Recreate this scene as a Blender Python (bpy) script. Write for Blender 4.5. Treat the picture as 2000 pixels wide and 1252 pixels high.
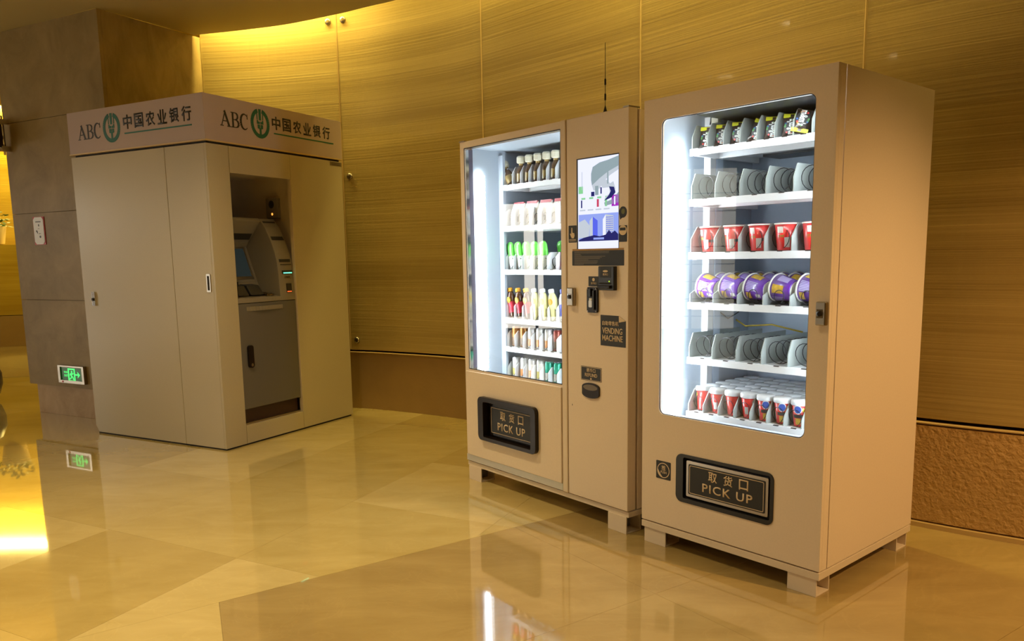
import bpy, bmesh, math, random
from mathutils import Matrix, Vector, Euler
from mathutils.geometry import tessellate_polygon
random.seed(7)
for o in list(bpy.data.objects): bpy.data.objects.remove(o)
SC = bpy.context.scene
COL = SC.collection
PI = math.pi
R = math.radians

# ------------------------------------------------------------------ camera, world, exposure
cam_d = bpy.data.cameras.new('camera'); cam = bpy.data.objects.new('camera', cam_d); COL.objects.link(cam)
cam_d.sensor_width = 36; cam_d.lens = 27.675; cam_d.shift_x = -.0051; cam_d.shift_y = .047
cam_d.clip_start = .02; cam_d.clip_end = 200
cam.matrix_world = Matrix.Translation((0, 0, 1.2966)) @ Matrix.Rotation(PI/2-.1415, 4, 'X') @ Matrix.Rotation(-.0162, 4, 'Z')
SC.camera = cam
w = bpy.data.worlds.new('world'); SC.world = w; w.use_nodes = True
w.node_tree.nodes['Background'].inputs[0].default_value = (1, .80, .38, 1)
w.node_tree.nodes['Background'].inputs[1].default_value = .2
SC.view_settings.view_transform = 'Standard'; SC.view_settings.look = 'None'
SC.view_settings.exposure = 0; SC.view_settings.gamma = 1; SC.view_settings.use_curve_mapping = False
SC.cycles.max_bounces = 8; SC.cycles.diffuse_bounces = 4; SC.cycles.glossy_bounces = 4
SC.cycles.transparent_max_bounces = 12; SC.cycles.sample_clamp_indirect = 6

def area(name, loc, target, sx, sy, power, col, spread=180):
    l = bpy.data.lights.new(name, 'AREA'); l.shape = 'RECTANGLE'; l.size = sx; l.size_y = sy
    l.energy = power; l.color = col; l.spread = R(spread)
    o = bpy.data.objects.new(name, l); COL.objects.link(o); o.location = loc
    o.rotation_euler = (Vector(target)-Vector(loc)).to_track_quat('-Z', 'Y').to_euler()
    return o
def spot(name, loc, target, power, col, angle=80, blend=.6, size=.05):
    l = bpy.data.lights.new(name, 'SPOT'); l.energy = power; l.color = col
    l.spot_size = R(angle); l.spot_blend = blend; l.shadow_soft_size = size
    o = bpy.data.objects.new(name, l); COL.objects.link(o); o.location = loc
    o.rotation_euler = (Vector(target)-Vector(loc)).to_track_quat('-Z', 'Y').to_euler()
    return o
WARM = (1, .76, .40); GOLD = (1, .78, .22); ORANGE = (1, .60, .25)
CEIL = 3.2
# plan of the wavy glass wall (x, y), left to right
WALL = [(-2.68, 7.09), (-2.08, 7.02), (-1.45, 6.84), (-1.01, 6.63), (-.43, 6.25), (.1, 5.72), (.6, 5.18), (1.05, 4.62),
        (1.45, 4.10), (1.867, 3.66), (2.30, 3.32), (2.95, 2.90), (3.9, 2.35), (5.2, 1.7)]
def catmull(P, n=8):
    out = []
    for i in range(len(P)-1):
        p0 = P[max(i-1, 0)]; p1 = P[i]; p2 = P[i+1]; p3 = P[min(i+2, len(P)-1)]
        for k in range(n):
            t = k/n
            out.append(tuple(.5*((2*p1[j])+(-p0[j]+p2[j])*t+(2*p0[j]-5*p1[j]+4*p2[j]-p3[j])*t*t+(-p0[j]+3*p1[j]-3*p2[j]+p3[j])*t**3) for j in (0, 1)))
    out.append(P[-1]); return out
WC = catmull(WALL)
def normals(C):
    N = []
    for i in range(len(C)):
        a = C[max(i-1, 0)]; b = C[min(i+1, len(C)-1)]
        dx, dy = b[0]-a[0], b[1]-a[1]; L = math.hypot(dx, dy)
        N.append((dy/L*1, -dx/L*1))          # towards the room
    return N
WN = normals(WC)
def woff(d): return [(p[0]+n[0]*d, p[1]+n[1]*d) for p, n in zip(WC, WN)]
# cove strips above the ceiling edge, aimed down the glass
for i, (a, b, pw) in enumerate([(1, 9, 24), (9, 16, 16), (17, 24, 5), (24, 34, 4), (34, 46, 8), (46, 60, 20), (60, 72, 12), (72, 86, 5), (86, 100, 4)]):
    m = (a+b)//2; p = WC[m]; n = WN[m]; L = math.hypot(WC[b][0]-WC[a][0], WC[b][1]-WC[a][1])
    z = 3.62
    o = area('cove_strip', (p[0]+n[0]*.14, p[1]+n[1]*.14, z), (p[0]+n[0]*.12, p[1]+n[1]*.12, 0), L, .05, pw, GOLD, 150)
    t = Vector((WC[b][0]-WC[a][0], WC[b][1]-WC[a][1], 0)).normalized()
    zz = Vector((-n[0]*.0, -n[1]*.0, 1)); yy = zz.cross(t)
    o.matrix_world = Matrix.Translation(o.location) @ Matrix((t, yy, zz)).transposed().to_4x4()
# downlights recessed in the ceiling (positions shared with the fittings built below)
DOWN = [(-3.4, 4.6, 50, WARM), (-1.5, 3.9, 170, WARM), (-.4, 2.3, 70, WARM), (-2.6, 1.8, 370, WARM), (.9, .6, 60, WARM), (3.3, 1.15, 360, ORANGE), (-5.2, 3.2, 60, WARM), (-1, -.8, 160, WARM)]
for x, y, p, c in DOWN:
    if c is ORANGE: spot('downlight_spot', (x, y, CEIL-.04), (1.6, 2.6, 0), p, c, 62, .75, .03)
    else: spot('downlight_spot', (x, y, CEIL-.04), (x, y, 0), p, c, 112, 1, .05)
# cove lights at the far left, on the far wall and the ledge
area('far_cove', (-8.0, 15.3, 4.3), (-8.0, 15.2, 0), 9, .3, 900, GOLD)
area('far_cove', (-7.2, 11.6, 3.6), (-8.2, 12.4, .8), 3, .3, 60, GOLD)

# ------------------------------------------------------------------ materials
def nt(m): return m.node_tree.nodes, m.node_tree.links
def mat(name, col, rough=.5, metal=0, emit=None, es=0, coat=0, spec=.5, bump=None, noise=None, alpha=None):
    m = bpy.data.materials.new(name); m.use_nodes = True; N, L = nt(m); b = N['Principled BSDF']
    b.inputs['Base Color'].default_value = (*col, 1); b.inputs['Roughness'].default_value = rough
    b.inputs['Metallic'].default_value = metal; b.inputs['Coat Weight'].default_value = coat
    b.inputs['Specular IOR Level'].default_value = spec
    if emit: b.inputs['Emission Color'].default_value = (*emit, 1); b.inputs['Emission Strength'].default_value = es
    if alpha is not None: b.inputs['Alpha'].default_value = alpha
    if noise or bump:
        tc = N.new('ShaderNodeTexCoord')
        nz = N.new('ShaderNodeTexNoise'); sc = (noise or bump)[0]
        nz.inputs['Scale'].default_value = sc; nz.inputs['Detail'].default_value = 5
        L.new(tc.outputs['Object'], nz.inputs['Vector'])
    if noise:
        amt = noise[1]; mx = N.new('ShaderNodeMix'); mx.data_type = 'RGBA'
        mx.inputs[6].default_value = (*[c*(1-amt) for c in col], 1); mx.inputs[7].default_value = (*[min(1, c*(1+amt)) for c in col], 1)
        L.new(nz.outputs['Fac'], mx.inputs[0]); L.new(mx.outputs[2], b.inputs['Base Color'])
    if bump:
        bp = N.new('ShaderNodeBump'); bp.inputs['Strength'].default_value = bump[1]; bp.inputs['Distance'].default_value = bump[2]
        nb = N.new('ShaderNodeTexNoise'); nb.inputs['Scale'].default_value = bump[0]; nb.inputs['Detail'].default_value = 6
        L.new(tc.outputs['Object'], nb.inputs['Vector']); L.new(nb.outputs['Fac'], bp.inputs['Height']); L.new(bp.outputs['Normal'], b.inputs['Normal'])
    return m
def emis(name, col, s):
    m = bpy.data.materials.new(name); m.use_nodes = True; N, L = nt(m); N.remove(N['Principled BSDF'])
    e = N.new('ShaderNodeEmission'); e.inputs[0].default_value = (*col, 1); e.inputs[1].default_value = s
    L.new(e.outputs[0], N['Material Output'].inputs[0]); return m
def glass(name, tint=(1, 1, 1), ior=1.6, rough=0):
    m = bpy.data.materials.new(name); m.use_nodes = True; N, L = nt(m); N.remove(N['Principled BSDF'])
    t = N.new('ShaderNodeBsdfTransparent'); t.inputs[0].default_value = (*tint, 1)
    g = N.new('ShaderNodeBsdfGlossy'); g.inputs['Roughness'].default_value = rough
    f = N.new('ShaderNodeFresnel'); f.inputs[0].default_value = ior
    x = N.new('ShaderNodeMixShader'); gm = N.new('ShaderNodeNewGeometry'); sb = N.new('ShaderNodeMath'); sb.operation = 'SUBTRACT'; sb.inputs[0].default_value = 1; L.new(gm.outputs['Backfacing'], sb.inputs[1])
    ml = N.new('ShaderNodeMath'); ml.operation = 'MULTIPLY'; L.new(f.outputs[0], ml.inputs[0]); L.new(sb.outputs[0], ml.inputs[1])   # reflect at the entry face only
    L.new(ml.outputs[0], x.inputs[0]); L.new(t.outputs[0], x.inputs[1]); L.new(g.outputs[0], x.inputs[2])
    L.new(x.outputs[0], N['Material Output'].inputs[0]); return m
def strata(name, dark, light, rough=.28, zs=9.0):
    m = bpy.data.materials.new(name); m.use_nodes = True; N, L = nt(m); b = N['Principled BSDF']
    tc = N.new('ShaderNodeTexCoord')
    def layer(sx, sz, det):
        mp = N.new('ShaderNodeMapping'); mp.inputs['Scale'].default_value = (sx, sx, sz)
        L.new(tc.outputs['Object'], mp.inputs['Vector'])
        n = N.new('ShaderNodeTexNoise'); n.inputs['Scale'].default_value = 1; n.inputs['Detail'].default_value = det; n.inputs['Roughness'].default_value = .6
        L.new(mp.outputs[0], n.inputs['Vector']); return n
    n1 = layer(.28, zs, 3); n2 = layer(.45, zs*13, 2); n3 = layer(.12, zs*.45, 2)
    add = N.new('ShaderNodeMath'); add.operation = 'ADD'; L.new(n1.outputs['Fac'], add.inputs[0])
    sc = N.new('ShaderNodeMath'); sc.operation = 'MULTIPLY'; sc.inputs[1].default_value = .42; L.new(n2.outputs['Fac'], sc.inputs[0]); L.new(sc.outputs[0], add.inputs[1])
    add2 = N.new('ShaderNodeMath'); add2.operation = 'ADD'; L.new(add.outputs[0], add2.inputs[0]); L.new(n3.outputs['Fac'], add2.inputs[1])
    rp = N.new('ShaderNodeValToRGB'); rp.color_ramp.elements[0].position = .43; rp.color_ramp.elements[0].color = (*dark, 1)
    rp.color_ramp.elements[1].position = .60; rp.color_ramp.elements[1].color = (*light, 1)
    dv = N.new('ShaderNodeMath'); dv.operation = 'DIVIDE'; dv.inputs[1].default_value = 2.42; L.new(add2.outputs[0], dv.inputs[0])
    L.new(dv.outputs[0], rp.inputs[0]); L.new(rp.outputs[0], b.inputs['Base Color'])
    bp = N.new('ShaderNodeBump'); bp.inputs['Strength'].default_value = .17; bp.inputs['Distance'].default_value = .009
    L.new(n2.outputs['Fac'], bp.inputs['Height']); L.new(bp.outputs['Normal'], b.inputs['Normal'])
    b.inputs['Roughness'].default_value = rough; b.inputs['Coat Weight'].default_value = .5; b.inputs['Coat Roughness'].default_value = .05
    return m
def marble(name, a, bcol, rough=.05, scale=2.2, vein=.09):
    m = bpy.data.materials.new(name); m.use_nodes = True; N, L = nt(m); b = N['Principled BSDF']
    tc = N.new('ShaderNodeTexCoord'); mp = N.new('ShaderNodeMapping'); mp.inputs['Rotation'].default_value = (0, 0, .5); mp.inputs['Scale'].default_value = (1, 2.6, 1)
    L.new(tc.outputs['Object'], mp.inputs['Vector'])
    n = N.new('ShaderNodeTexNoise'); n.inputs['Scale'].default_value = scale; n.inputs['Detail'].default_value = 9; n.inputs['Roughness'].default_value = .62; n.inputs['Distortion'].default_value = .6
    L.new(mp.outputs[0], n.inputs['Vector'])
    rp = N.new('ShaderNodeValToRGB'); rp.color_ramp.elements[0].position = .3; rp.color_ramp.elements[0].color = (*a, 1)
    rp.color_ramp.elements[1].position = .72; rp.color_ramp.elements[1].color = (*bcol, 1); L.new(n.outputs['Fac'], rp.inputs[0])
    n2 = N.new('ShaderNodeTexNoise'); n2.inputs['Scale'].default_value = scale*1.3; n2.inputs['Detail'].default_value = 8; n2.inputs['Distortion'].default_value = 1.6
    L.new(tc.outputs['Object'], n2.inputs['Vector'])
    r2 = N.new('ShaderNodeValToRGB'); e = r2.color_ramp.elements; e[0].position = .487; e[0].color = (0, 0, 0, 1); e[1].position = .5; e[1].color = (1, 1, 1, 1)
    e2 = e.new(.513); e2.color = (0, 0, 0, 1); L.new(n2.outputs['Fac'], r2.inputs[0])
    mm = N.new('ShaderNodeMath'); mm.operation = 'MULTIPLY'; mm.inputs[1].default_value = vein; L.new(r2.outputs[0], mm.inputs[0])
    mx = N.new('ShaderNodeMix'); mx.data_type = 'RGBA'; mx.inputs[7].default_value = (*[min(1, c*1.35) for c in bcol], 1)
    L.new(mm.outputs[0], mx.inputs[0]); L.new(rp.outputs[0], mx.inputs[6]); L.new(mx.outputs[2], b.inputs['Base Color'])
    b.inputs['Roughness'].default_value = rough; b.inputs['Specular IOR Level'].default_value = .6 if rough < .1 else .22
    if rough < .1: b.inputs['Coat Weight'].default_value = .75; b.inputs['Coat Roughness'].default_value = .012; b.inputs['Coat IOR'].default_value = 1.6
    return m
M = {}
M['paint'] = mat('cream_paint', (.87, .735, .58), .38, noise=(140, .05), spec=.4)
M['paint_edge'] = mat('cream_paint_edge', (.82, .69, .52), .32)
M['alu'] = mat('anodised_strip', (.55, .52, .42), .35, .6)
M['chrome'] = mat('chrome', (.8, .78, .74), .12, 1)
M['steel'] = mat('brushed_steel', (.42, .38, .32), .3, 1)
M['liner'] = mat('pale_blue_liner', (.50, .57, .66), .4)
M['linerdark'] = mat('blue_grey_back_liner', (.60, .70, .84), .45)
M['black'] = mat('black_plastic', (.012, .012, .014), .35)
M['gloss'] = mat('gloss_dark_brown_plastic', (.014, .009, .007), .25, spec=.3)
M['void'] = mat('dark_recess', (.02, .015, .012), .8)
M['tray'] = mat('white_tray', (.85, .87, .9), .35)
M['div'] = mat('grey_divider', (.36, .39, .37), .5)
M['divw'] = mat('pale_divider', (.74, .76, .80), .45)
M['wire'] = mat('black_coil_wire', (.03, .03, .035), .3, .7)
M['label'] = mat('charcoal_sticker', (.022, .024, .028), .5)
M['ink'] = mat('cream_print', (.80, .64, .44), .6)
M['pane'] = glass('clear_pane', (.97, .99, .98))
M['led'] = emis('led_tube', (.86, .93, 1), 42); M['led2'] = emis('led_tube_bright', (.88, .95, 1), 60)
M['led_dot'] = emis('led_reflection_dots', (.9, .95, 1), 7)
M['foot'] = mat('pallet_paint', (.80, .68, .53), .5)
M['footin'] = mat('grey_steel_inside', (.25, .25, .28), .5)
M['ceiling'] = mat('ceiling_plaster', (.42, .34, .145), .7)
M['wallsolid'] = mat('gold_plaster', (.30, .20, .05), .8)
M['gold'] = strata('strata_glass', (.41, .295, .098), (.58, .435, .165), zs=5.5)
M['goldfar'] = strata('strata_glass_far', (.42, .27, .02), (.60, .42, .05), zs=5)
M['plinth'] = mat('rough_plinth_stone', (.58, .37, .14), .7, bump=(48, 1, .016), noise=(6, .2))
M['plinths'] = mat('smooth_plinth_stone', (.37, .235, .09), .6, noise=(5, .12), bump=(60, .3, .004))
M['trim'] = mat('pale_trim', (.62, .45, .2), .4)
M['pillar'] = marble('pillar_stone', (.24, .165, .06), (.38, .27, .11), .42, 3, .10)
M['pillar_base'] = marble('pillar_base_stone', (.42, .29, .16), (.58, .42, .25), .45, 5, .1)
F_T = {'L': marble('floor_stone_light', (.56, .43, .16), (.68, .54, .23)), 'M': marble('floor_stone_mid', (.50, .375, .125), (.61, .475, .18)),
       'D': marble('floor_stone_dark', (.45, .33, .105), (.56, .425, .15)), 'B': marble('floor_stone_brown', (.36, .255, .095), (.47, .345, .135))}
M['grout'] = mat('floor_joint', (.36, .26, .10), .3)
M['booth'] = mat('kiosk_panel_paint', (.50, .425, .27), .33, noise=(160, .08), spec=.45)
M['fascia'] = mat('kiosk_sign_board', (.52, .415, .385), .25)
M['seam'] = mat('seam_shadow', (.10, .07, .035), .9)
M['green'] = mat('bank_green', (.004, .13, .085), .4)
M['signblack'] = mat('sign_black', (.015, .014, .014), .4)
M['atm'] = mat('atm_body', (.26, .225, .16), .4)
M['atmdoor'] = mat('atm_safe_door', (.135, .122, .10), .45)
M['atmdark'] = mat('atm_dark_plastic', (.03, .028, .024), .35)
M['atmred'] = mat('atm_kick_panel', (.05, .022, .014), .5)
M['atmscreen'] = mat('atm_screen', (.02, .035, .04), .08, emit=(.20, .30, .32), es=.05)
M['niche'] = mat('kiosk_inside', (.66, .55, .38), .6)
M['gled'] = emis('green_led', (.15, 1, .5), 2.2)
M['rled'] = emis('red_led', (1, .12, .02), 1.6)
M['exitg'] = emis('exit_green', (.12, 1, .22), 1.15)
M['exitb'] = mat('exit_dark_green', (.005, .06, .01), .3, emit=(0, .09, .01), es=.35)
M['white'] = mat('white_plastic', (.8, .8, .78), .4)
M['red'] = mat('red_plastic', (.55, .02, .03), .4)
M['leaf'] = mat('leaf_green', (.05, .12, .015), .5)
M['satin'] = mat('satin_chrome', (.42, .38, .34), .28, 1)
M['day'] = emis('daylight', (1, .92, .72), 3.2); M['day2'] = emis('bright_daylight', (1, .93, .80), 10)

# ------------------------------------------------------------------ mesh helpers
class MB:
    def __init__(s): s.v = []; s.f = []; s.m = []; s.sm = []
    def add(s, vs, fs, mi=0, smooth=False):
        k = len(s.v); s.v += [tuple(v) for v in vs]
        for f in fs: s.f.append([k+i for i in f]); s.m.append(mi); s.sm.append(smooth)
        return s
    def box(s, x0, x1, y0, y1, z0, z1, mi=0):
        v = [(x, y, z) for z in (z0, z1) for y in (y0, y1) for x in (x0, x1)]
        return s.add(v, [(0, 2, 3, 1), (4, 5, 7, 6), (0, 1, 5, 4), (2, 6, 7, 3), (0, 4, 6, 2), (1, 3, 7, 5)], mi)
    def prism(s, pts, n0, n1, fr='F', mi=0, holes=()):
        # fr: 'F' (u, n, v) on a front face, 'S' (n, u, v) on a side face, 'T' (u, v, n) flat
        def P(u, v, n): return (u, n, v) if fr == 'F' else ((n, u, v) if fr == 'S' else (u, v, n))
        loops = [list(pts)]+[list(h) for h in holes]
        flat = [q for l in loops for q in l]; n = len(flat)
        tris = tessellate_polygon([[Vector((a, b, 0)) for a, b in l] for l in loops]) if holes or len(pts) > 4 else [tuple(range(n))]
        vs = [P(a, b, n0) for a, b in flat]+[P(a, b, n1) for a, b in flat]
        fs = [tuple(t) for t in tris]+[tuple(n+i for i in reversed(t)) for t in tris]
        k = 0
        for l in loops:
            c = len(l)
            for i in range(c): j = (i+1) % c; fs.append((k+i, k+j, n+k+j, n+k+i))
            k += c
        return s.add(vs, fs, mi)
    def lathe(s, prof, cx=0, cy=0, seg=24, mi=0, mx=None, smooth=True, cap=True):
        vs = []; fs = []
        for r, z in prof:
            for i in range(seg): a = 2*PI*i/seg; vs.append((cx+r*math.cos(a), cy+r*math.sin(a), z))
        for k in range(len(prof)-1):
            for i in range(seg): j = (i+1) % seg; fs.append((k*seg+i, k*seg+j, (k+1)*seg+j, (k+1)*seg+i))
        if mx is not None: vs = [tuple(mx @ Vector(v)) for v in vs]
        s.add(vs, fs, mi, smooth)
        if cap:
            n = len(s.v)-len(vs); q = (len(prof)-1)*seg
            s.f.append([n+i for i in range(seg)][::-1]); s.m.append(mi); s.sm.append(False)
            s.f.append([n+q+i for i in range(seg)]); s.m.append(mi); s.sm.append(False)
        return s
    def tube(s, path, r, seg=5, mi=0):
        vs = []; fs = []; n = len(path)
        for i, p in enumerate(path):
            a = Vector(path[max(i-1, 0)]); b = Vector(path[min(i+1, n-1)]); t = (b-a).normalized()
            u = t.orthogonal().normalized() if i == 0 else (u - t*u.dot(t)).normalized()
            w_ = t.cross(u); rr = r[i] if isinstance(r, (list, tuple)) else r
            for k in range(seg): an = 2*PI*k/seg; vs.append(tuple(Vector(p)+(u*math.cos(an)+w_*math.sin(an))*rr))
        for i in range(n-1):
            for k in range(seg): l = (k+1) % seg; fs.append((i*seg+k, i*seg+l, (i+1)*seg+l, (i+1)*seg+k))
        fs.append(tuple(range(seg))[::-1]); fs.append(tuple((n-1)*seg+k for k in range(seg)))
        return s.add(vs, fs, mi, True)
    def stroke(s, pts, wd, n0, n1, fr='F', mi=0, T=None):
        # polyline with a width at each point -> flat quads
        T = T or (lambda a: a)
        for i in range(len(pts)-1):
            (x0, y0), (x1, y1) = pts[i], pts[i+1]; w0 = wd[i] if isinstance(wd, (list, tuple)) else wd; w1 = wd[i+1] if isinstance(wd, (list, tuple)) else wd
            L = math.hypot(x1-x0, y1-y0) or 1; nx, ny = -(y1-y0)/L/2, (x1-x0)/L/2
            q = [(x0+nx*w0, y0+ny*w0), (x0-nx*w0, y0-ny*w0), (x1-nx*w1, y1-ny*w1), (x1+nx*w1, y1+ny*w1)]
            s.prism([T(a) for a in q], n0, n1, fr, mi)
        return s
    def mesh(s, name, mats):
        me = bpy.data.meshes.new(name); me.from_pydata(s.v, [], s.f)
        for m in mats: me.materials.append(m)
        for p, i, q in zip(me.polygons, s.m, s.sm): p.material_index = i; p.use_smooth = q
        bm = bmesh.new(); bm.from_mesh(me); bmesh.ops.recalc_face_normals(bm, faces=bm.faces); bm.to_mesh(me); bm.free()
        return me
    def build(s, name, mats, parent=None, bevel=0, label=None, kind=None):
        if not isinstance(mats, (list, tuple)): mats = [mats]
        o = bpy.data.objects.new(name, s.mesh(name, mats)); COL.objects.link(o)
        if parent: o.parent = parent
        if bevel:
            b = o.modifiers.new('bevel', 'BEVEL'); b.width = bevel; b.segments = 2; b.limit_method = 'ANGLE'
        if label: o['label'] = label
        if kind: o['kind'] = kind
        return o
def tag(o, label, cat=None, group=None, kind=None):
    if label: o['label'] = label
    if cat: o['category'] = cat
    if group: o['group'] = group
    if kind: o['kind'] = kind
    return o
def empty(name, loc, rz=0, label=None, cat=None, group=None):
    o = bpy.data.objects.new(name, None); COL.objects.link(o); o.location = loc; o.rotation_euler = (0, 0, rz)
    o.empty_display_size = .1
    return tag(o, label, cat, group)
def copy_tree(o, parent=None):
    c = o.copy(); COL.objects.link(c); c.parent = parent
    for ch in o.children: copy_tree(ch, c)
    return c
def rrect(x0, x1, z0, z1, r, seg=6):
    out = []
    for cx, cz, a0 in ((x1-r, z1-r, 0), (x0+r, z1-r, 90), (x0+r, z0+r, 180), (x1-r, z0+r, 270)):
        for k in range(seg+1): a = R(a0+90*k/seg); out.append((cx+r*math.cos(a), cz+r*math.sin(a)))
    return out
def rect(x0, x1, z0, z1): return [(x0, z0), (x1, z0), (x1, z1), (x0, z1)]
def ell(cx, cz, rx, rz, n=32, a0=0, a1=360):
    k = n if a1-a0 == 360 else n+1
    return [(cx+rx*math.cos(R(a0+(a1-a0)*i/n)), cz+rz*math.sin(R(a0+(a1-a0)*i/n))) for i in range(k)]
def text(name, body, box, fr, n, m, parent, bold=.01, th=.0008, rot=0, sp=1.0):
    """writing fitted to box = (u0, u1, v0, v1) on the plane n of frame fr"""
    cu = bpy.data.curves.new(name, 'FONT'); cu.body = body; cu.offset = bold; cu.resolution_u = 3; cu.space_character = sp
    to = bpy.data.objects.new('tmp', cu); COL.objects.link(to)
    dg = bpy.context.evaluated_depsgraph_get(); dg.update()
    me = bpy.data.meshes.new_from_object(to.evaluated_get(dg)); bpy.data.objects.remove(to)
    if not me.vertices: return None
    if rot:
        me.transform(Matrix.Rotation(rot, 4, 'Z'))
    xs = [v.co.x for v in me.vertices]; ys = [v.co.y for v in me.vertices]
    x0, x1, y0, y1 = min(xs), max(xs), min(ys), max(ys); u0, u1, v0, v1 = box
    for v in me.vertices:
        a = u0+(v.co.x-x0)/(x1-x0)*(u1-u0); b = v0+(v.co.y-y0)/(y1-y0)*(v1-v0)
        v.co = (a, n, b) if fr == 'F' else ((n, a, b) if fr == 'S' else (a, b, n))
    bm = bmesh.new(); bm.from_mesh(me)
    d = {'F': (0, -th, 0), 'S': (th, 0, 0), 'T': (0, 0, th)}[fr]
    g = bmesh.ops.extrude_face_region(bm, geom=bm.faces[:]); bmesh.ops.translate(bm, vec=d, verts=[e for e in g['geom'] if isinstance(e, bmesh.types.BMVert)])
    bmesh.ops.recalc_face_normals(bm, faces=bm.faces); bm.to_mesh(me); bm.free()
    me.materials.clear(); me.materials.append(m)
    o = bpy.data.objects.new(name, me); COL.objects.link(o)
    if parent: o.parent = parent
    return o

# ------------------------------------------------------------------ the setting: floor
def clip(poly, p, d, keep_left=True):
    """Sutherland-Hodgman against the line through p with direction d"""
    out = []; s = 1 if keep_left else -1
    def side(q): return s*(d[0]*(q[1]-p[1])-d[1]*(q[0]-p[0]))
    for i in range(len(poly)):
        a, b = poly[i], poly[(i+1) % len(poly)]; sa, sb = side(a), side(b)
        if sa >= 0: out.append(a)
        if (sa >= 0) != (sb >= 0): t = sa/(sa-sb); out.append((a[0]+(b[0]-a[0])*t, a[1]+(b[1]-a[1])*t))
    return out
def shrink(poly, g):
    out = list(poly); n = len(poly)
    for i in range(n):
        a, b = poly[i], poly[(i+1) % n]; dx, dy = b[0]-a[0], b[1]-a[1]; L = math.hypot(dx, dy)
        if L < 1e-4: continue
        out = clip(out, (a[0]-dy/L*g, a[1]+dx/L*g), (dx/L, dy/L), True)
        if len(out) < 3: return []
    return out
def parea(p): return .5*sum(p[i][0]*p[(i+1) % len(p)][1]-p[(i+1) % len(p)][0]*p[i][1] for i in range(len(p)))
floor = MB().box(-16, 7, -6, 20, -.12, -.004).build('floor', M['grout'])
tag(floor, None, None, None, 'structure')
def in_view(cx, cy, m=1.0):
    if cy < 1.6: return False
    return -.86*cy-m < cx < .70*cy+m
UA = (.87*.885, -.87*.4645); UB = (.35, .79); P0 = (-1.25, 3.32); CZ = (-1.16, 2.87); D1 = (.82, .572); D2 = (.387, -.922)
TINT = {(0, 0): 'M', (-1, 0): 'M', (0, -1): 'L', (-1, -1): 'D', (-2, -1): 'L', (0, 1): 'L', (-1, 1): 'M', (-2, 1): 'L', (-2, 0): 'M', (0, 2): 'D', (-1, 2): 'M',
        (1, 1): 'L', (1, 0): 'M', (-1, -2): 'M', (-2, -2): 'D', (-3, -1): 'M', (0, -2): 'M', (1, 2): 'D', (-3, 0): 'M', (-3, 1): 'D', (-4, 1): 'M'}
def slab(poly, t):
    if len(poly) < 3: return
    if parea(poly) < 0: poly = poly[::-1]
    if parea(poly) < .004: return
    q = shrink(poly, .0005)
    if len(q) < 3 or parea(q) < .003: return
    MB().prism(q, -.02, 0, 'T').build('floor_slab', F_T[t], floor)
rnd = random.Random(3)
for i in range(-14, 7):
    for j in range(-4, 16):
        o = (P0[0]+i*UA[0]+j*UB[0], P0[1]+i*UA[1]+j*UB[1])
        c = [o, (o[0]+UA[0], o[1]+UA[1]), (o[0]+UA[0]+UB[0], o[1]+UA[1]+UB[1]), (o[0]+UB[0], o[1]+UB[1])]
        cx, cy = sum(p[0] for p in c)/4, sum(p[1] for p in c)/4
        if not in_view(cx, cy): continue
        if cx > -2.6 and cy > 7.6: continue
        if cx > 2.6 and cy > 4: continue
        if cx > -.5 and cx+cy > 6.6+.0: continue
        t = TINT.get((i, j)) or rnd.choice('MMDDL')
        slab(clip(c, CZ, D1, True), t)                        # beyond the diagonal border
        slab(clip(clip(c, CZ, D1, False), CZ, D2, False), t)   # left of the brown field
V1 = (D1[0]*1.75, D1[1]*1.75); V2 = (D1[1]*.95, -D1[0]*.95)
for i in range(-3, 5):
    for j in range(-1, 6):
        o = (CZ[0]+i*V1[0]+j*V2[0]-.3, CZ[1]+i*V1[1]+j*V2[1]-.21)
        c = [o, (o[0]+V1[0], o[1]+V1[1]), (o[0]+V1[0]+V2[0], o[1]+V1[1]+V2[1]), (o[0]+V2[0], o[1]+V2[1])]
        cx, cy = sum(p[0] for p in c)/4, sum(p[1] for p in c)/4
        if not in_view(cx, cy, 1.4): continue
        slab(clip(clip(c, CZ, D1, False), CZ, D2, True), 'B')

# ------------------------------------------------------------------ the glass wall, plinth, ceiling
def ribbon(C0, C1, z0, z1):
    """solid strip between two parallel plan curves"""
    mb = MB(); n = len(C0); vs = []
    for a, b in zip(C0, C1): vs += [(a[0], a[1], z0), (b[0], b[1], z0), (b[0], b[1], z1), (a[0], a[1], z1)]
    fs = []
    for i in range(n-1):
        for k in range(4): l = (k+1) % 4; fs.append((4*i+k, 4*i+l, 4*i+4+l, 4*i+4+k))
    fs += [(0, 1, 2, 3), (4*n-1, 4*n-2, 4*n-3, 4*n-4)]
    return mb.add(vs, fs)
back = woff(-.30); back2 = woff(-.42)
wall = ribbon(back, back2, 0, 4.4).build('wall_back', M['wallsolid']); tag(wall, None, kind='structure')
seam_xy = [(-2.68, 7.09), (-1.45, 6.84), (-.245, 6.07), (.79, 4.96), (1.66, 3.86), (2.80, 3.0), (4.05, 2.3), (5.2, 1.7)]
si = [min(range(len(WC)), key=lambda k: (WC[k][0]-p[0])**2+(WC[k][1]-p[1])**2) for p in seam_xy]
F0 = woff(0); F1 = woff(-.015)
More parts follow.
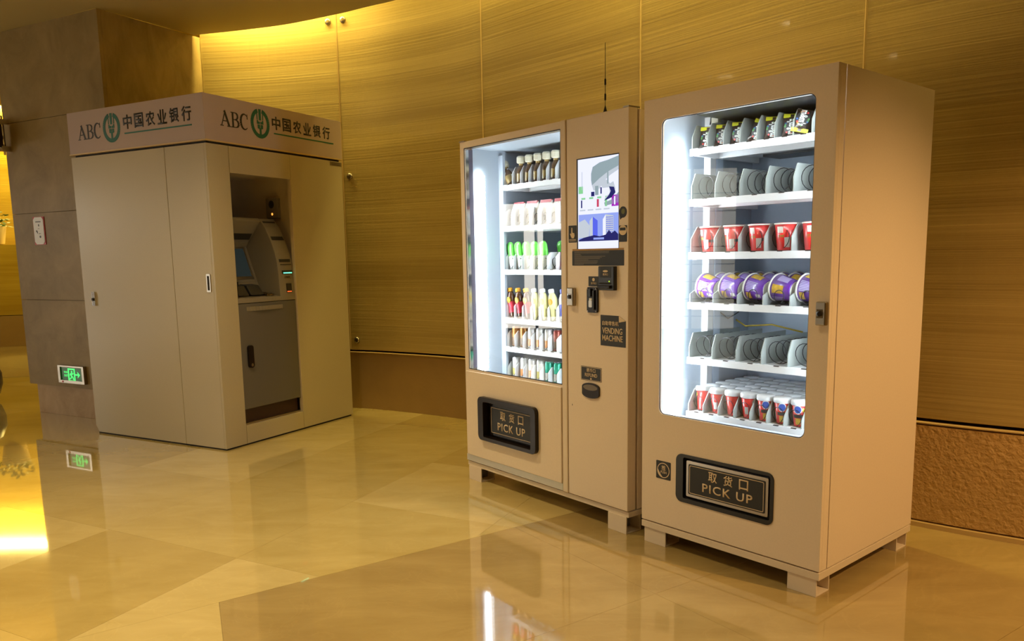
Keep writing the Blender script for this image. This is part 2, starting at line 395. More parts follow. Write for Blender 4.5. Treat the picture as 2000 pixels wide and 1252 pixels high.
for k in range(len(si)-1):
    a, b = si[k], si[k+1]
    def trimmed(C):
        c = C[a:b+1]; g = .004
        def mv(p, q): L = math.hypot(q[0]-p[0], q[1]-p[1]); return (p[0]+(q[0]-p[0])*g/L, p[1]+(q[1]-p[1])*g/L)
        return [mv(c[0], c[1])]+c[1:-1]+[mv(c[-1], c[-2])]
    o = ribbon(trimmed(F0), trimmed(F1), .515, 3.85).build('glass_panel', M['gold'], wall)
    # edge strips where two panels meet
    e = WC[b]; n = WN[b]
    MB().prism([(e[0]-.004, e[1]-.004), (e[0]+.004, e[1]-.004), (e[0]+.004, e[1]+.004), (e[0]-.004, e[1]+.004)], .52, 3.8, 'T').build('panel_edge', M['trim'], wall)
def standoff(i, z, d=1):
    p = WC[i]; n = WN[i]; ang = math.atan2(n[1], n[0])
    mx = Matrix.Translation((p[0], p[1], z)) @ Matrix.Rotation(ang, 4, 'Z') @ Matrix.Rotation(PI/2, 4, 'Y')
    MB().lathe([(.021, -.2), (.021, -.001), (.026, 0), (.026, .010), (.020, .016), (.006, .018)], seg=16, mx=mx).build('standoff', M['steel'], wall)
for k, b in enumerate(si[1:5]):
    for z in (3.245, 1.99, .60):
        for d in ((-1, 1) if z > 3 else (1,)): standoff(b+d, z)
# spider bracket behind the top fixing at the first seam
b = si[1]; p = F1[b]; q = back[b]
MB().tube([(p[0]-.06, p[1]+.03, 3.24), (q[0], q[1], 3.17), (p[0]+.05, p[1]-.02, 3.24)], .012, 6).build('spider_bracket', M['steel'], wall)
pl = ribbon(woff(.012), woff(-.29), 0, .492).build('baseboard_back', M['plinths']); tag(pl, None, kind='structure')
k0 = si[4]-2
c0 = woff(.028)[k0:]; c1 = woff(.012)[k0:]
ribbon(c0, c1, .03, .485).build('plinth_facing', M['plinth'], pl, label='rough textured stone facing')
ribbon(woff(.045)[k0:], woff(.0)[k0:], 0, .022).build('floor_trim', M['trim'], pl)
ribbon(woff(.030), woff(-.01), .494, .499).build('top_trim', M['trim'], pl)

edge = [(-4.9, 7.15), (-4.31, 6.89), (-3.13, 6.26), (-2.70, 7.02), (-2.26, 6.90), (-1.83, 6.75), (-1.36, 6.50), (-1.09, 6.33), (-.83, 6.17), (-.35, 5.80), (.2, 5.2), (.65, 4.62), (1.05, 4.08), (1.45, 3.55), (1.95, 3.15), (2.7, 2.6), (3.7, 2.0), (5.0, 1.3)]
sm = edge[:3]+catmull(edge[3:], 5)
pts = sm+[(7, .8), (7, -6), (-16, -6), (-16, 8.5)]
ceil = MB().prism(pts[::-1], CEIL, CEIL+.16, 'T').build('ceiling', M['ceiling']); tag(ceil, None, kind='structure')
MB().box(-16, 7, -6, 20, 5.6, 5.7).build('ceiling_far', M['ceiling']); tag(bpy.data.objects['ceiling_far'], None, kind='structure')
MB().box(-4, 7, .9, 9, 4.4, 4.5).build('ceiling_cove', M['ceiling']); tag(bpy.data.objects['ceiling_cove'], None, kind='structure')
# room shell outside the frame
o = MB().box(5.4, 5.5, -6, 2, 0, 3.2).build('wall_right', mat('shell_gold', (.36, .25, .10), .7)); tag(o, None, kind='structure')
o = MB().box(-9, 5.5, -4.1, -4.0, 0, 3.2).build('wall_front', bpy.data.materials['shell_gold']); tag(o, None, kind='structure')
wl = MB()
wl.box(-9.1, -9.0, -4, 1.85, 0, 3.2).box(-9.1, -9.0, 6.42, 9.5, 0, 3.2).box(-9.1, -9, 1.85, 4.0, 2.68, 3.2).box(-9.1, -9, 4.0, 5.25, 0, 3.2).box(-9.1, -9, 5.25, 6.42, 2.22, 3.2)
o = wl.build('wall_left', bpy.data.materials['shell_gold']); tag(o, None, kind='structure')
for n_, (y0, y1, zt, st) in enumerate(((1.85, 4.0, 2.68, .717), (5.25, 6.42, 2.22, .585))):
    wn = MB(); wn.box(-9.08, -9.02, y0, y1, 0, .08).box(-9.08, -9.02, y0, y1, zt-.05, zt); k = 0
    while y0+k*st <= y1+.01: yy = y0+k*st; wn.box(-9.08, -9.02, yy-.02, yy+.02, 0, zt); k += 1
    if n_ == 0:
        for q in range(1, 9): wn.box(-9.06, -9.04, y0, y1, q*.28, q*.28+.012)
    else: wn.box(-9.08, -9.02, y0, y0+.46, .28, 1.74).box(-9.08, -9.02, y1-.37, y1, .28, 1.74)  # unseen opaque boards, added to shape the reflection in the drinks window
    wo = wn.build('window_%d' % (n_+1), M['signblack']); tag(wo, None, kind='structure')
    MB().box(-9.2, -9.19, y0, y1, .02, zt).build('window_daylight', M['day2' if n_ else 'day'], wo)

# ------------------------------------------------------------------ pillar
PA = -.4885
pil = empty('stone_pillar', (-3.236, 6.314, 0), PA); tag(pil, 'brown stone clad pillar beside the kiosk', kind='structure')
zs = [.255, .995, 1.722, 2.47, 3.2]
for k in range(4):
    MB().box(-1.215, .126, 0, .03, zs[k]+.0015, zs[k+1]-.0015).build('stone_slab', M['pillar'], pil, .001)
    MB().box(.096, .126, .031, .98, zs[k]+.0015, zs[k+1]-.0015).build('stone_slab', M['pillar'], pil, .001)
    MB().box(-1.215, -1.185, .031, .98, zs[k]+.0015, zs[k+1]-.0015).build('stone_slab', M['pillar'], pil, .001)
MB().box(-1.18, .09, .03, .97, .255, 3.2).build('core', M['seam'], pil)
MB().box(-1.145, .105, .02, .97, 0, .253).build('plinth_stone', M['pillar_base'], pil, .002)

# downlights
for i, (x, y, p, c) in enumerate(DOWN):
    d = empty('downlight', (x, y, CEIL), 0, 'round recessed ceiling downlight', 'lamp', 'recessed downlights in the ceiling')
    mb = MB(); mb.lathe([(.055, -.001), (.075, -.001), (.075, -.008), (.052, -.008)], seg=24, cap=False); mb.build('trim_ring', M['white'], d)
    MB().lathe([(.001, -.006), (.050, -.006), (.050, -.003), (.001, -.003)], seg=24).build('lens', emis('lamp_lens_%d' % i, (1, .75, .4), 14), d)

# ------------------------------------------------------------------ things on the pillar
PM = Matrix.Translation((-3.236, 6.314, 0)) @ Matrix.Rotation(PA, 4, 'Z')
def on(Mx, x, y, z): return Mx @ Vector((x, y, z))
def thing(name, Mx, loc, rz, label, cat, group=None):
    l = on(Mx, *loc); return empty(name, l, Mx.to_euler().z+rz, label, cat, group)
ex = thing('exit_sign', PM, (-.577, 0, .373), 0, 'small green glowing exit sign in a metal frame low on the stone pillar', 'sign')
MB().prism(rect(-.175, .175, -.078, .074), -.028, 0, 'F', 0, [rect(-.143, .146, -.052, .058)]).build('frame', M['steel'], ex, .002)
MB().box(-.145, .148, -.018, 0, -.054, .06).build('panel', M['exitb'], ex)
g = MB(); n0, n1 = -.0205, -.0182
g.prism(rect(-.048, .046, -.052, .05), n0, n1, 'F', 0, [rect(-.034, .032, -.056+.006, .038)])
g.build('door_pictogram', M['exitg'], ex)
g = MB(); g.prism(ell(.004, .022, .009, .009, 14), n0-.001, n1, 'F'); g.stroke([(.0, .012), (-.004, -.012)], [.015, .013], n0-.001, n1)
g.stroke([(-.004, -.012), (.014, -.024), (.024, -.046)], .009, n0-.001, n1); g.stroke([(-.004, -.012), (-.008, -.032), (-.028, -.040)], .009, n0-.001, n1)
g.stroke([(0, .010), (.016, .002), (.024, .010)], .007, n0-.001, n1); g.stroke([(0, .010), (-.016, .004), (-.020, -.010)], .007, n0-.001, n1)
g.build('running_figure', M['exitg'], ex)
g = MB(); g.stroke([(.046, -.001), (.086, -.001)], .012, n0, n1); g.prism([(.080, .026), (.112, -.001), (.080, -.028), (.086, -.001)], n0, n1, 'F'); g.build('arrow', M['exitg'], ex)
text('writing', '安全出口', (-.104, -.052, .008, .026), 'F', n1, M['exitg'], ex); text('writing', 'EXIT', (-.102, -.052, -.022, -.004), 'F', n1, M['exitg'], ex)
MB().box(-.125, -.105, -.030, -.026, -.072, -.058).build('test_button', M['red'], ex)
cd = thing('notice_card', PM, (-.85, 0, 1.574), 0, 'narrow white card with red corners stuck on the stone pillar', 'card')
MB().prism(rect(-.075, .075, -.115, .115), -.006, 0, 'F').build('backing', M['red'], cd)
ch = .022
MB().prism([(-.068+ch, -.112), (.068-ch, -.112), (.068, -.112+ch), (.068, .112-ch), (.068-ch, .112), (-.068+ch, .112), (-.068, .112-ch), (-.068, -.112+ch)], -.009, -.006, 'F').build('face', M['white'], cd)
g = MB(); g.prism(ell(.005, .045, .007, .010, 12), -.0105, -.009); g.prism(ell(.014, -.050, .011, .010, 14), -.0105, -.009); g.stroke([(-.035, .0), (-.022, -.006), (-.020, -.022)], [.014, .012, .006], -.0105, -.009)
g.box(-.035, .035, -.0105, -.009, .070, .078).box(-.008, .012, -.0105, -.009, .016, .019).box(-.004, .024, -.0105, -.009, -.026, -.022)
g.build('print', M['signblack'], cd)
bs = thing('blade_sign', PM, (-1.185, 0, 2.37), 0, 'dark brown blade sign on chrome clamps at the edge of the stone pillar', 'sign')
MB().box(.02, .03, -.36, -.03, -.10, .10).build('panel', mat('brown_acrylic', (.035, .018, .012), .12), bs)
for z in (-.11, .11):
    MB().box(.0, .05, -.075, .0, z-.022, z+.022).build('clamp', M['chrome'], bs, .003)
MB().lathe([(.008, -.16), (.008, .16)], .03, -.045, 12).build('rod', M['chrome'], bs)

# ------------------------------------------------------------------ far left: planter ledge, wall, pot
fw = MB().box(-16, -4.5, 15.5, 15.6, 0, 5.6).build('wall_far', M['goldfar']); tag(fw, None, kind='structure')
FM = Matrix.Translation((-8.23, 12.48, 0)) @ Matrix.Rotation(R(15), 4, 'Z')
lg = empty('ledge_wall', (-8.23, 12.48, 0), R(15)); tag(lg, 'gold strata glass half wall on a brown stone plinth', kind='structure')
MB().box(-4, 4.5, .02, .5, .5, 1.61).build('strata_panel', M['goldfar'], lg); MB().box(-4, 4.5, 0, .5, 0, .49).build('plinth_stone', M['plinths'], lg)
pt = empty('potted_plant', on(FM, .02, .12, 1.61), 0, 'leafy green plant in a white pot on the gold ledge beyond the pillar', 'plant')
MB().lathe([(.13, 0), (.16, .02), (.20, .28), (.21, .30), (.19, .30), (.17, .26)], seg=24).build('pot', mat('cream_pot', (.72, .62, .42), .35), pt)
lf = random.Random(5); fo = MB()
for k in range(150):
    a = lf.uniform(0, 2*PI); rr = lf.uniform(.0, .24); z = .30+lf.uniform(-.02, .26)*(1-rr*1.8)
    c = Vector((rr*math.cos(a), rr*math.sin(a), z)); d = Vector((math.cos(a)+lf.uniform(-.5, .5), math.sin(a)+lf.uniform(-.5, .5), lf.uniform(-.4, .7))).normalized()*lf.uniform(.07, .11)
    s_ = d.cross(Vector((lf.uniform(-1, 1), lf.uniform(-1, 1), 1))).normalized()*.022
    fo.add([c, c+d*.45+s_, c+d, c+d*.45-s_], [(0, 1, 2, 3)])
tag(fo.build('foliage', M['leaf'], pt), None, kind='stuff')
bl = empty('round_stool', (-5.22, 7.45, 0), 0, 'dark brown rounded stool on the floor left of the pillar', 'stool')
MB().lathe([(.02, 0), (.16, .0), (.22, .06), (.25, .16), (.25, .26), (.21, .36), (.12, .41), (.01, .42)], seg=32).build('seat', mat('brown_leather', (.06, .035, .015), .35), bl)

# ------------------------------------------------------------------ bank kiosk
AM = Matrix.Translation((-2.01, 5.2998, 0)) @ Matrix.Rotation(-.4885, 4, 'Z')
K = empty('bank_kiosk', (-2.01, 5.2998, 0), -.4885, 'beige panelled cash machine kiosk with lettered sign boards on two sides', 'kiosk')
H0, H1 = .012, 2.066
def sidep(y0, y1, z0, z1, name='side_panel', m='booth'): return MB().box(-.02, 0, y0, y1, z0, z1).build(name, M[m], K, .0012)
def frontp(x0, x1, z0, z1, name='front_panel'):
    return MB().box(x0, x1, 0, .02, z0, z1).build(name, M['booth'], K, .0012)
# left face: door with a cut corner, narrow panel
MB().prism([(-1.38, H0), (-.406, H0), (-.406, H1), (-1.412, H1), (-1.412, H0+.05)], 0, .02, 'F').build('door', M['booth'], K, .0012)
dr = K.children[-1] if K.children else None
frontp(-.402, -.021, H0, H1)
MB().box(-.02, 0, 0, .184, H0, H1).build('corner_post', M['booth'], K, .0012)
sidep(.187, .757, 1.889, H1, 'header_panel'); sidep(.187, .757, H0+.0, .139, 'sill_panel')
sidep(.760, 1.339, H0, H1)
foot = [(-1.405, .025), (-.025, .025), (-.025, 1.33), (-.72, 1.13), (-1.405, .97)]
# inner carcass, leaving the niche of the machine open
MB().prism([(-1.405, .025), (-.80, .025), (-.80, 1.10), (-1.405, .97)], .0, H1-.01, 'T').build('carcass', M['seam'], K)
MB().prism([(-.80, .86), (-.025, .86), (-.025, 1.33), (-.72, 1.12), (-.80, 1.10)], .0, H1-.01, 'T').build('carcass', M['seam'], K)
nb = MB(); nb.box(-.80, -.785, .10, .86, .14, 1.95).box(-.80, -.02, .845, .86, .14, 1.95).box(-.80, -.02, .10, .115, .14, 1.95).box(-.80, -.02, .10, .86, 1.92, 1.94).box(-.80, -.021, .10, .86, .12, .139)
nb.build('niche', M['niche'], K)
MB().box(-.03, -.001, .757, .7595, .14, 1.889).build('jamb_edge', M['niche'], K)
# sign boards round the top
FZ0, FZ1 = 2.090, 2.382
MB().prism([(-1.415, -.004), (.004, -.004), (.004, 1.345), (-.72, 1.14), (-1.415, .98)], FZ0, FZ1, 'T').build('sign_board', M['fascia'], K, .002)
MB().prism([(-1.418, -.007), (.007, -.007), (.007, 1.345), (-.72, 1.14), (-1.418, .98)], FZ0-.009, FZ0, 'T').build('board_rail', M['trim'], K)
MB().prism([(-1.39, .02), (-.02, .02), (-.02, 1.33), (-.72, 1.13), (-1.39, .97)], H1-.01, FZ0-.009, 'T').build('gap', M['void'], K)
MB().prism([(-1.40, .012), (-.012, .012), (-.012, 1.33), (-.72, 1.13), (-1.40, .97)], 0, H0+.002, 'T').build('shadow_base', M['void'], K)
def arcp(cx, cy, rx, ry, a0, a1, n=14): return [(cx+rx*math.cos(R(a0+(a1-a0)*i/n)), cy+ry*math.sin(R(a0+(a1-a0)*i/n))) for i in range(n+1)]
def bank_logo(fr, n0, n1, T, sy=1):
    """T maps unit design coordinates: letters start at 0"""
    L_ = MB()
    def bx(x0, x1, z0, z1): return lambda q: T((x0+q[0]*(x1-x0), z0+q[1]*(z1-z0)))
    A = bx(0, .092, 2.181, 2.283)
    L_.stroke([(.12, .04), (.50, .96)], .07, n0, n1, fr, 0, A); L_.stroke([(.44, 1.0), (.86, .03)], .17, n0, n1, fr, 0, A); L_.stroke([(.24, .34), (.70, .34)], .06, n0, n1, fr, 0, A)
    L_.stroke([(-.02, .03), (.30, .03)], .055, n0, n1, fr, 0, A); L_.stroke([(.66, .03), (1.04, .03)], .055, n0, n1, fr, 0, A)
    B = bx(.098, .176, 2.181, 2.283)
    L_.stroke([(.22, 0), (.22, 1)], .19, n0, n1, fr, 0, B); L_.stroke([(0, .03), (.45, .03)], .055, n0, n1, fr, 0, B); L_.stroke([(0, .97), (.45, .97)], .055, n0, n1, fr, 0, B)
    L_.stroke(arcp(.45, .755, .36, .22, 90, -90, 10), [.05, .06, .10, .15, .18, .19, .18, .15, .10, .06, .05], n0, n1, fr, 0, B)
    L_.stroke(arcp(.45, .275, .44, .25, 90, -90, 10), [.05, .06, .10, .15, .20, .22, .20, .15, .10, .06, .05], n0, n1, fr, 0, B); L_.stroke([(.2, .525), (.48, .525)], .05, n0, n1, fr, 0, B)
    C_ = bx(.182, .262, 2.179, 2.285)
    L_.stroke(arcp(.53, .5, .45, .48, 48, 312, 16), [.05, .06, .07, .09, .12, .16, .19, .21, .22, .21, .19, .16, .12, .09, .07, .06, .04], n0, n1, fr, 0, C_)
    L_.stroke([(.86, 1.0), (.86, .68)], [.05, .09], n0, n1, fr, 0, C_)
    o1 = L_.build('lettering', M['signblack'], K)
    G = MB(); c = (.377, 2.240)
    ring = ell(c[0], c[1], .093, .100, 40); inner = ell(c[0], c[1], .069, .078, 40)
    # ring split so that the wheat ear rises through its top
    G.stroke(arcp(c[0], c[1], .080, .088, 106, 434, 40), .027, n0, n1, fr, 0, T)
    G.stroke([(c[0], c[1]-.088), (c[0], c[1]-.03)], .018, n0, n1, fr, 0, T)
    for s_ in (-1, 1):
        G.prism([T(q) for q in [(c[0]+s_*.003, c[1]-.040), (c[0]+s_*.026, c[1]-.034), (c[0]+s_*.026, c[1]-.008), (c[0]+s_*.003, c[1]-.008)]], n0, n1, fr)
        G.prism([T(q) for q in [(c[0]+s_*.003, c[1]-.004), (c[0]+s_*.032, c[1]-.004), (c[0]+s_*.032, c[1]+.022), (c[0]+s_*.024, c[1]+.022), (c[0]+s_*.024, c[1]+.026), (c[0]+s_*.018, c[1]+.012), (c[0]+s_*.003, c[1]+.012)]], n0, n1, fr)
        G.prism([T(q) for q in [(c[0]+s_*.024, c[1]+.026), (c[0]+s_*.032, c[1]+.026), (c[0]+s_*.034, c[1]+.084), (c[0]+s_*.026, c[1]+.088)]], n0, n1, fr)
    G.prism([T(q) for q in [(c[0]-.010, c[1]+.022), (c[0]+.010, c[1]+.022), (c[0]+.012, c[1]+.098), (c[0]-.012, c[1]+.098)]], n0, n1, fr)
    G.build('emblem', M['green'], K)
    U = MB(); U.prism([T(q) for q in rect(.512, 1.188, 2.184, 2.193)], n0, n1, fr); U.build('underline', M['green'], K)
bank_logo('F', -.0055, -.004, lambda q: (q[0]-1.300, q[1]))
for k, chn in enumerate('中国农业银行'):
    u = -.795+k*.1185; text('writing', chn, (u, u+.092, 2.216, 2.312), 'F', -.0042, M['signblack'], K, .019, .0015)
bank_logo('S', .004, .0055, lambda q: (.13+q[0]*.94, q[1]+.010))
for k, chn in enumerate('中国农业银行'):
    u = .597+k*.106; text('writing', chn, (u, u+.083, 2.226, 2.318), 'S', .0042, M['signblack'], K, .019, .0015)
# fittings
lk = MB(); lk.prism(rrect(-1.307, -1.272, .983, 1.086, .006), -.012, 0, 'F'); lko = lk.build('lock', M['chrome'], K)
MB().lathe([(.011, 0), (.011, .008), (.006, .010)], seg=16, mx=Matrix.Translation((-1.29, -.012, 1.03)) @ Matrix.Rotation(PI/2, 4, 'X')).build('key_barrel', M['gloss'], lko)
hd = MB().prism(rrect(-.079, -.041, 1.092, 1.213, .006), -.006, 0, 'F', 0, [rect(-.070, -.050, 1.104, 1.200)]).build('pull_handle', M['satin'], K)
MB().box(-.071, -.049, -.002, -.0005, 1.103, 1.201).build('recess', M['void'], hd)
MB().box(0, .002, 1.20, 1.335, 2.030, 2.060).build('small_label', mat('brown_label', (.22, .16, .09), .5), K)
for z in (2.053, 2.044, 2.036): MB().box(.002, .0026, 1.215, 1.32, z-.0015, z+.0015).build('label_print', M['signblack'], K)
# intercom on the niche wall, running on mains: top-level, it is screwed to the wall
sp = thing('alarm_box', AM, (-.258, .844, 1.692), 0, 'small beige wall box with an orange lamp inside the kiosk niche', 'alarm box')
MB().box(-.060, .060, -.035, 0, -.077, .077).build('case', M['atm'], sp, .006)
MB().prism(ell(.0, .028, .026, .030, 20), -.037, -.034, 'F').build('speaker_grille', M['atmdark'], sp); MB().prism(ell(.005, -.045, .007, .009, 12), -.039, -.034, 'F').build('lamp', emis('orange_led', (1, .35, .05), 1.8), sp)

# ------------------------------------------------------------------ cash machine in the niche
T_ = thing('cash_machine', AM, (0, 0, .14), 0, 'grey cash machine with curved side columns and safe door inside the kiosk', 'cash machine')
def tz(z): return z-.14
prof = [(-.012, 1.002), (-.016, 1.10), (-.020, 1.17), (-.030, 1.29), (-.046, 1.35), (-.080, 1.44), (-.132, 1.54), (-.188, 1.605)]
poly = [(x, tz(z)) for x, z in prof]+[(-.60, tz(1.605)), (-.60, tz(1.002))]
def sideprism(mb, pts, y0, y1, mi=0):
    n = len(pts); vs = [(x, y0, z) for x, z in pts]+[(x, y1, z) for x, z in pts]
    return mb.add(vs, [tuple(range(n)), tuple(range(2*n-1, n-1, -1))]+[(i, (i+1) % n, n+(i+1) % n, n+i) for i in range(n)], mi)
for y0, y1 in ((.602, .752), (.16, .20)):
    sideprism(MB(), poly, y0, y1).build('side_column', M['atm'], T_, .004)
sideprism(MB(), [(-.17, tz(1.585)), (-.19, tz(1.607)), (-.6, tz(1.607)), (-.6, tz(1.44)), (-.30, tz(1.44)), (-.20, tz(1.55))], .20, .602).build('top_hood', M['atm'], T_, .004)
MB().add([(-.205, .215, tz(1.550)), (-.205, .59, tz(1.550)), (-.285, .59, tz(1.452)), (-.285, .215, tz(1.452))], [(0, 1, 2, 3)]).build('hood_window', M['atmdark'], T_)
sideprism(MB(), [(-.30, tz(1.44)), (-.33, tz(1.40)), (-.235, tz(1.14)), (-.60, tz(1.14)), (-.60, tz(1.44))], .20, .602).build('screen_housing', M['atm'], T_, .003)
def onslope(u0, u1, t0, t1, off, name, m):
    # quad on the sloping screen face from (-.33,1.40) to (-.235,1.14)
    a = Vector((-.33, 0, 1.40)); b = Vector((-.235, 0, 1.14)); d = b-a; nrm = Vector((-d.z, 0, d.x)).normalized(); nrm = nrm if nrm.x > 0 else -nrm
    ps = [a+d*t0+nrm*off, a+d*t1+nrm*off]; mb = MB(); q = []
    for o_ in (0, -.004):
        for p_, y in ((ps[0], u0), (ps[0], u1), (ps[1], u1), (ps[1], u0)): q.append((p_.x+nrm.x*o_, y, tz(p_.z+nrm.z*o_)))
    return mb.add(q, [(0, 1, 2, 3), (7, 6, 5, 4), (0, 4, 5, 1), (1, 5, 6, 2), (2, 6, 7, 3), (3, 7, 4, 0)]).build(name, m, T_)
onslope(.23, .575, .02, .92, .004, 'screen_frame', M['steel'])
onslope(.245, .555, .06, .84, .007, 'screen', M['atmscreen'])
sideprism(MB(), [(-.235, tz(1.14)), (-.20, tz(1.07)), (-.12, tz(1.045)), (-.014, tz(1.035)), (-.014, tz(1.002)), (-.6, tz(1.002)), (-.6, tz(1.14))], .20, .602).build('keypad_shelf', M['atm'], T_, .003)
for y0, y1 in ((.26, .36), (.38, .50)):
    sideprism(MB(), [(-.21, tz(1.075)), (-.19, tz(1.13)), (-.12, tz(1.12)), (-.07, tz(1.05))], y0, y1).build('privacy_shield', M['atmdark'], T_, .006)
kp = MB()
for r_ in range(4):
    for c_ in range(4): kp.box(-.16+r_*.028, -.138+r_*.028, .51+c_*.02, .526+c_*.02, tz(1.052-r_*.004), tz(1.066-r_*.004))
kp.build('keypad', M['steel'], T_)
for y0, y1, z in ((.27, .40, 1.135),): MB().box(-.235, -.222, y0, y1, tz(z-.012), tz(z+.012)).build('receipt_slot', M['atmdark'], T_)
def colx(z):
    for (x0, z0), (x1, z1) in zip(prof, prof[1:]):
        if z0 <= z <= z1: return x0+(x1-x0)*(z-z0)/(z1-z0)
    return prof[-1][0]
def colface(y0, y1, z0, z1, name, m, off=.003, th=.004, parent=None):
    q = []
    for o_ in (off, off-th):
        for y, z in ((y0, z0), (y1, z0), (y1, z1), (y0, z1)): q.append((colx(z)+o_, y, tz(z)))
    return MB().add(q, [(0, 1, 2, 3), (7, 6, 5, 4), (0, 4, 5, 1), (1, 5, 6, 2), (2, 6, 7, 3), (3, 7, 4, 0)]).build(name, m, T_)
colface(.618, .738, 1.445, 1.585, 'column_window', M['atmdark'])
colface(.625, .735, 1.283, 1.305, 'receipt_slot', M['atmdark']); colface(.63, .74, 1.262, 1.268, 'receipt_slot', M['atmdark'])
colface(.640, .742, 1.196, 1.222, 'card_reader', M['atmdark'], .004); colface(.650, .735, 1.200, 1.207, 'card_lamp', M['gled'], .0065)
colface(.660, .722, 1.165, 1.182, 'sensor', M['steel'], .004); colface(.668, .712, 1.170, 1.176, 'sensor_slot', M['atmdark'], .006)
colface(.668, .720, 1.058, 1.125, 'barcode_reader', M['atmdark'], .004); colface(.672, .714, 1.062, 1.069, 'scanner_lamp', M['rled'], .0065)
sd = MB().box(-.58, -.012, .165, .752, tz(.253), tz(.998)).build('safe_door', M['atmdoor'], T_, .004)
g = MB()
for i in range(13):
    a = i/12; y = .28+.32*a; g.box(-.012, -.012+.004+.012*math.sin(PI*a), y-.0135, y+.0135, tz(.945), tz(.975))
g.build('door_lip', M['atm'], T_, .002)
MB().prism(rrect(.247, .293, tz(.545), tz(.705), .02), -.012, .006, 'S').build('door_handle', M['gloss'], T_); MB().prism(ell(.272, tz(.565), .009, .012, 14), .006, .009, 'S').build('handle_lock', M['steel'], T_)
MB().box(-.58, -.05, .17, .75, tz(.150), tz(.250)).build('kick_panel', M['atmred'], T_)
MB().box(-.05, -.022, .17, .75, tz(.140), tz(.152)).build('base_rail', M['steel'], T_)

# ------------------------------------------------------------------ vending machines
def tray(V, x0, x1, y0, y1, z, lanes, lw, coil, dh=.115, cr=.045, fh=.06, name='shelf', dm='div', lip=.028, slope=.05):
    """shelf with front lip; lanes = number of lanes, coil = lanes (indices) with a visible spiral"""
    s_ = MB(); s_.box(x0, x1, y0, y1, z-.006, z).box(x0, x1, y0-.004, y0+.003, z-lip, z+.002).box(x0+.02, x0+.04, y0+.003, y1, z-.03, z-.006).box(x0, x1, y0+.16, y0+.18, z-.03, z-.006)
    for k in range(lanes): s_.box(x0+.006+(k+.62)*lw-.012, x0+.006+(k+.62)*lw+.012, y0-.005, y0+.004, z-.0005, z+.0028, 1)
    so = s_.build(name, [M['tray'], M['void']], V)
    first = None
    for k in range(lanes+1):
        x = x0+.006+k*lw
        if x > x1-.002: break
        if first is None:
            d = MB(); n = [(y0+.004, z), (y0+.004, z+fh), (y0+slope, z+dh), (y0+.40, z+dh), (y0+.40, z)]
            sideprism(d, [(a, b) for a, b in n], 0, 1)
            d.v = [(v[1]*.004-.002, v[0], v[2]) for v in d.v]
            first = d.build('divider', M[dm], so); first.location.x = x
        else:
            c = first.copy(); COL.objects.link(c); c.location.x = x
    cf = None
    for k in coil:
        x = x0+.006+(k+.5)*lw
        if cf is None:
            path = []; turns = 5; ps = .055
            for i in range(turns*18+1):
                a = 2*PI*i/18-PI/2+.6; path.append((cr*math.cos(a), y0+.004+ps*i/18, z+cr+.004+cr*math.sin(a)))
            cf = MB().tube(path, .0018, 4).build('coil', M['wire'], so); cf.location.x = x
        else:
            c = cf.copy(); COL.objects.link(c); c.location.x = x
    return so
def feet(V, W, D, h):
    for x0 in (-W+.012, -.132):
        for y0 in (.006, D-.106):
            f = MB(); x1 = x0+.12; y1 = y0+.10; t = .006
            f.box(x0, x1, y0, y0+t, 0, h).box(x0, x1, y1-t, y1, 0, h).box(x0, x1, y0+t, y1-t, 0, t).box(x0, x1, y0+t, y1-t, h-t, h)
            f.box(x0+.05, x0+.056, y0+t, y1-t, t, h-t, 1)
            f.build('foot', [M['foot'], M['footin']], V, .001)
def hollow(V, W, D, z0, z1, t, yd, name='cabinet'):
    c = MB(); c.box(-W, -W+t*.3, yd, D, z0, z1).box(-t*.3, 0, yd, D, z0, z1).box(-W+t*.3, -t*.3, yd, D, z1-t*.3, z1).box(-W+t*.3, -t*.3, yd, D, z0, z0+t*.3).box(-W+t*.3, -t*.3, D-t*.3, D, z0+t*.3, z1-t*.3)
    return c.build(name, M['paint'], V)
def lockfit(V, x0, x1, z0, z1, yk):
    l = MB().box(x0, x1, yk-.022, yk, z0, z1).build('door_lock', M['steel'], V, .004)
    cx = (x0+x1)/2; cz = (z0+z1)/2
    MB().box(x0+.006, x1-.010, yk-.0235, yk-.022, cz-.016, cz+.016).build('lock_plate', M['chrome'], l)
    MB().lathe([(.010, 0), (.010, .004), (.006, .005)], seg=16, mx=Matrix.Translation((cx-.002, yk-.0235, cz)) @ Matrix.Rotation(PI/2, 4, 'X')).build('key_barrel', M['gloss'], l)
def pickup(V, x0, x1, z0, z1, fx0, fx1, fz0, fz1, raised):
    pk = MB().prism(rrect(x0, x1, z0, z1, .022 if not raised else .03), -raised, .012, 'F', 0, [rrect(fx0-.012, fx1+.012, fz0-.010, fz1+.012, .008)]).build('pickup_frame', M['gloss'] if raised > .01 else M['black'], V, .006 if raised > .01 else .001)
    fl = MB().prism(rrect(fx0, fx1, fz0, fz1, .006), .004, .02, 'F').build('pickup_flap', M['satin'] if raised < .01 else M['gloss'], V, .003)
    MB().prism(rrect(fx0+.012, fx1-.012, fz0+.012, fz1-.014, .006), .0022, .004, 'F').build('flap_sticker', M['label'], fl)
    a = (fx0+.018, fx1-.018, fz0+.017, fz1-.019)
    MB().prism(rrect(*a, .006), .0014, .0022, 'F', 0, [rrect(a[0]+.0022, a[1]-.0022, a[2]+.0022, a[3]-.0022, .005)]).build('sticker_border', M['ink'], fl)
    MB().box(fx0-.03, fx1+.03, .022, .024, fz0-.02, fz1+.02).build('chute_dark', M['void'], V)
    return fl, pk

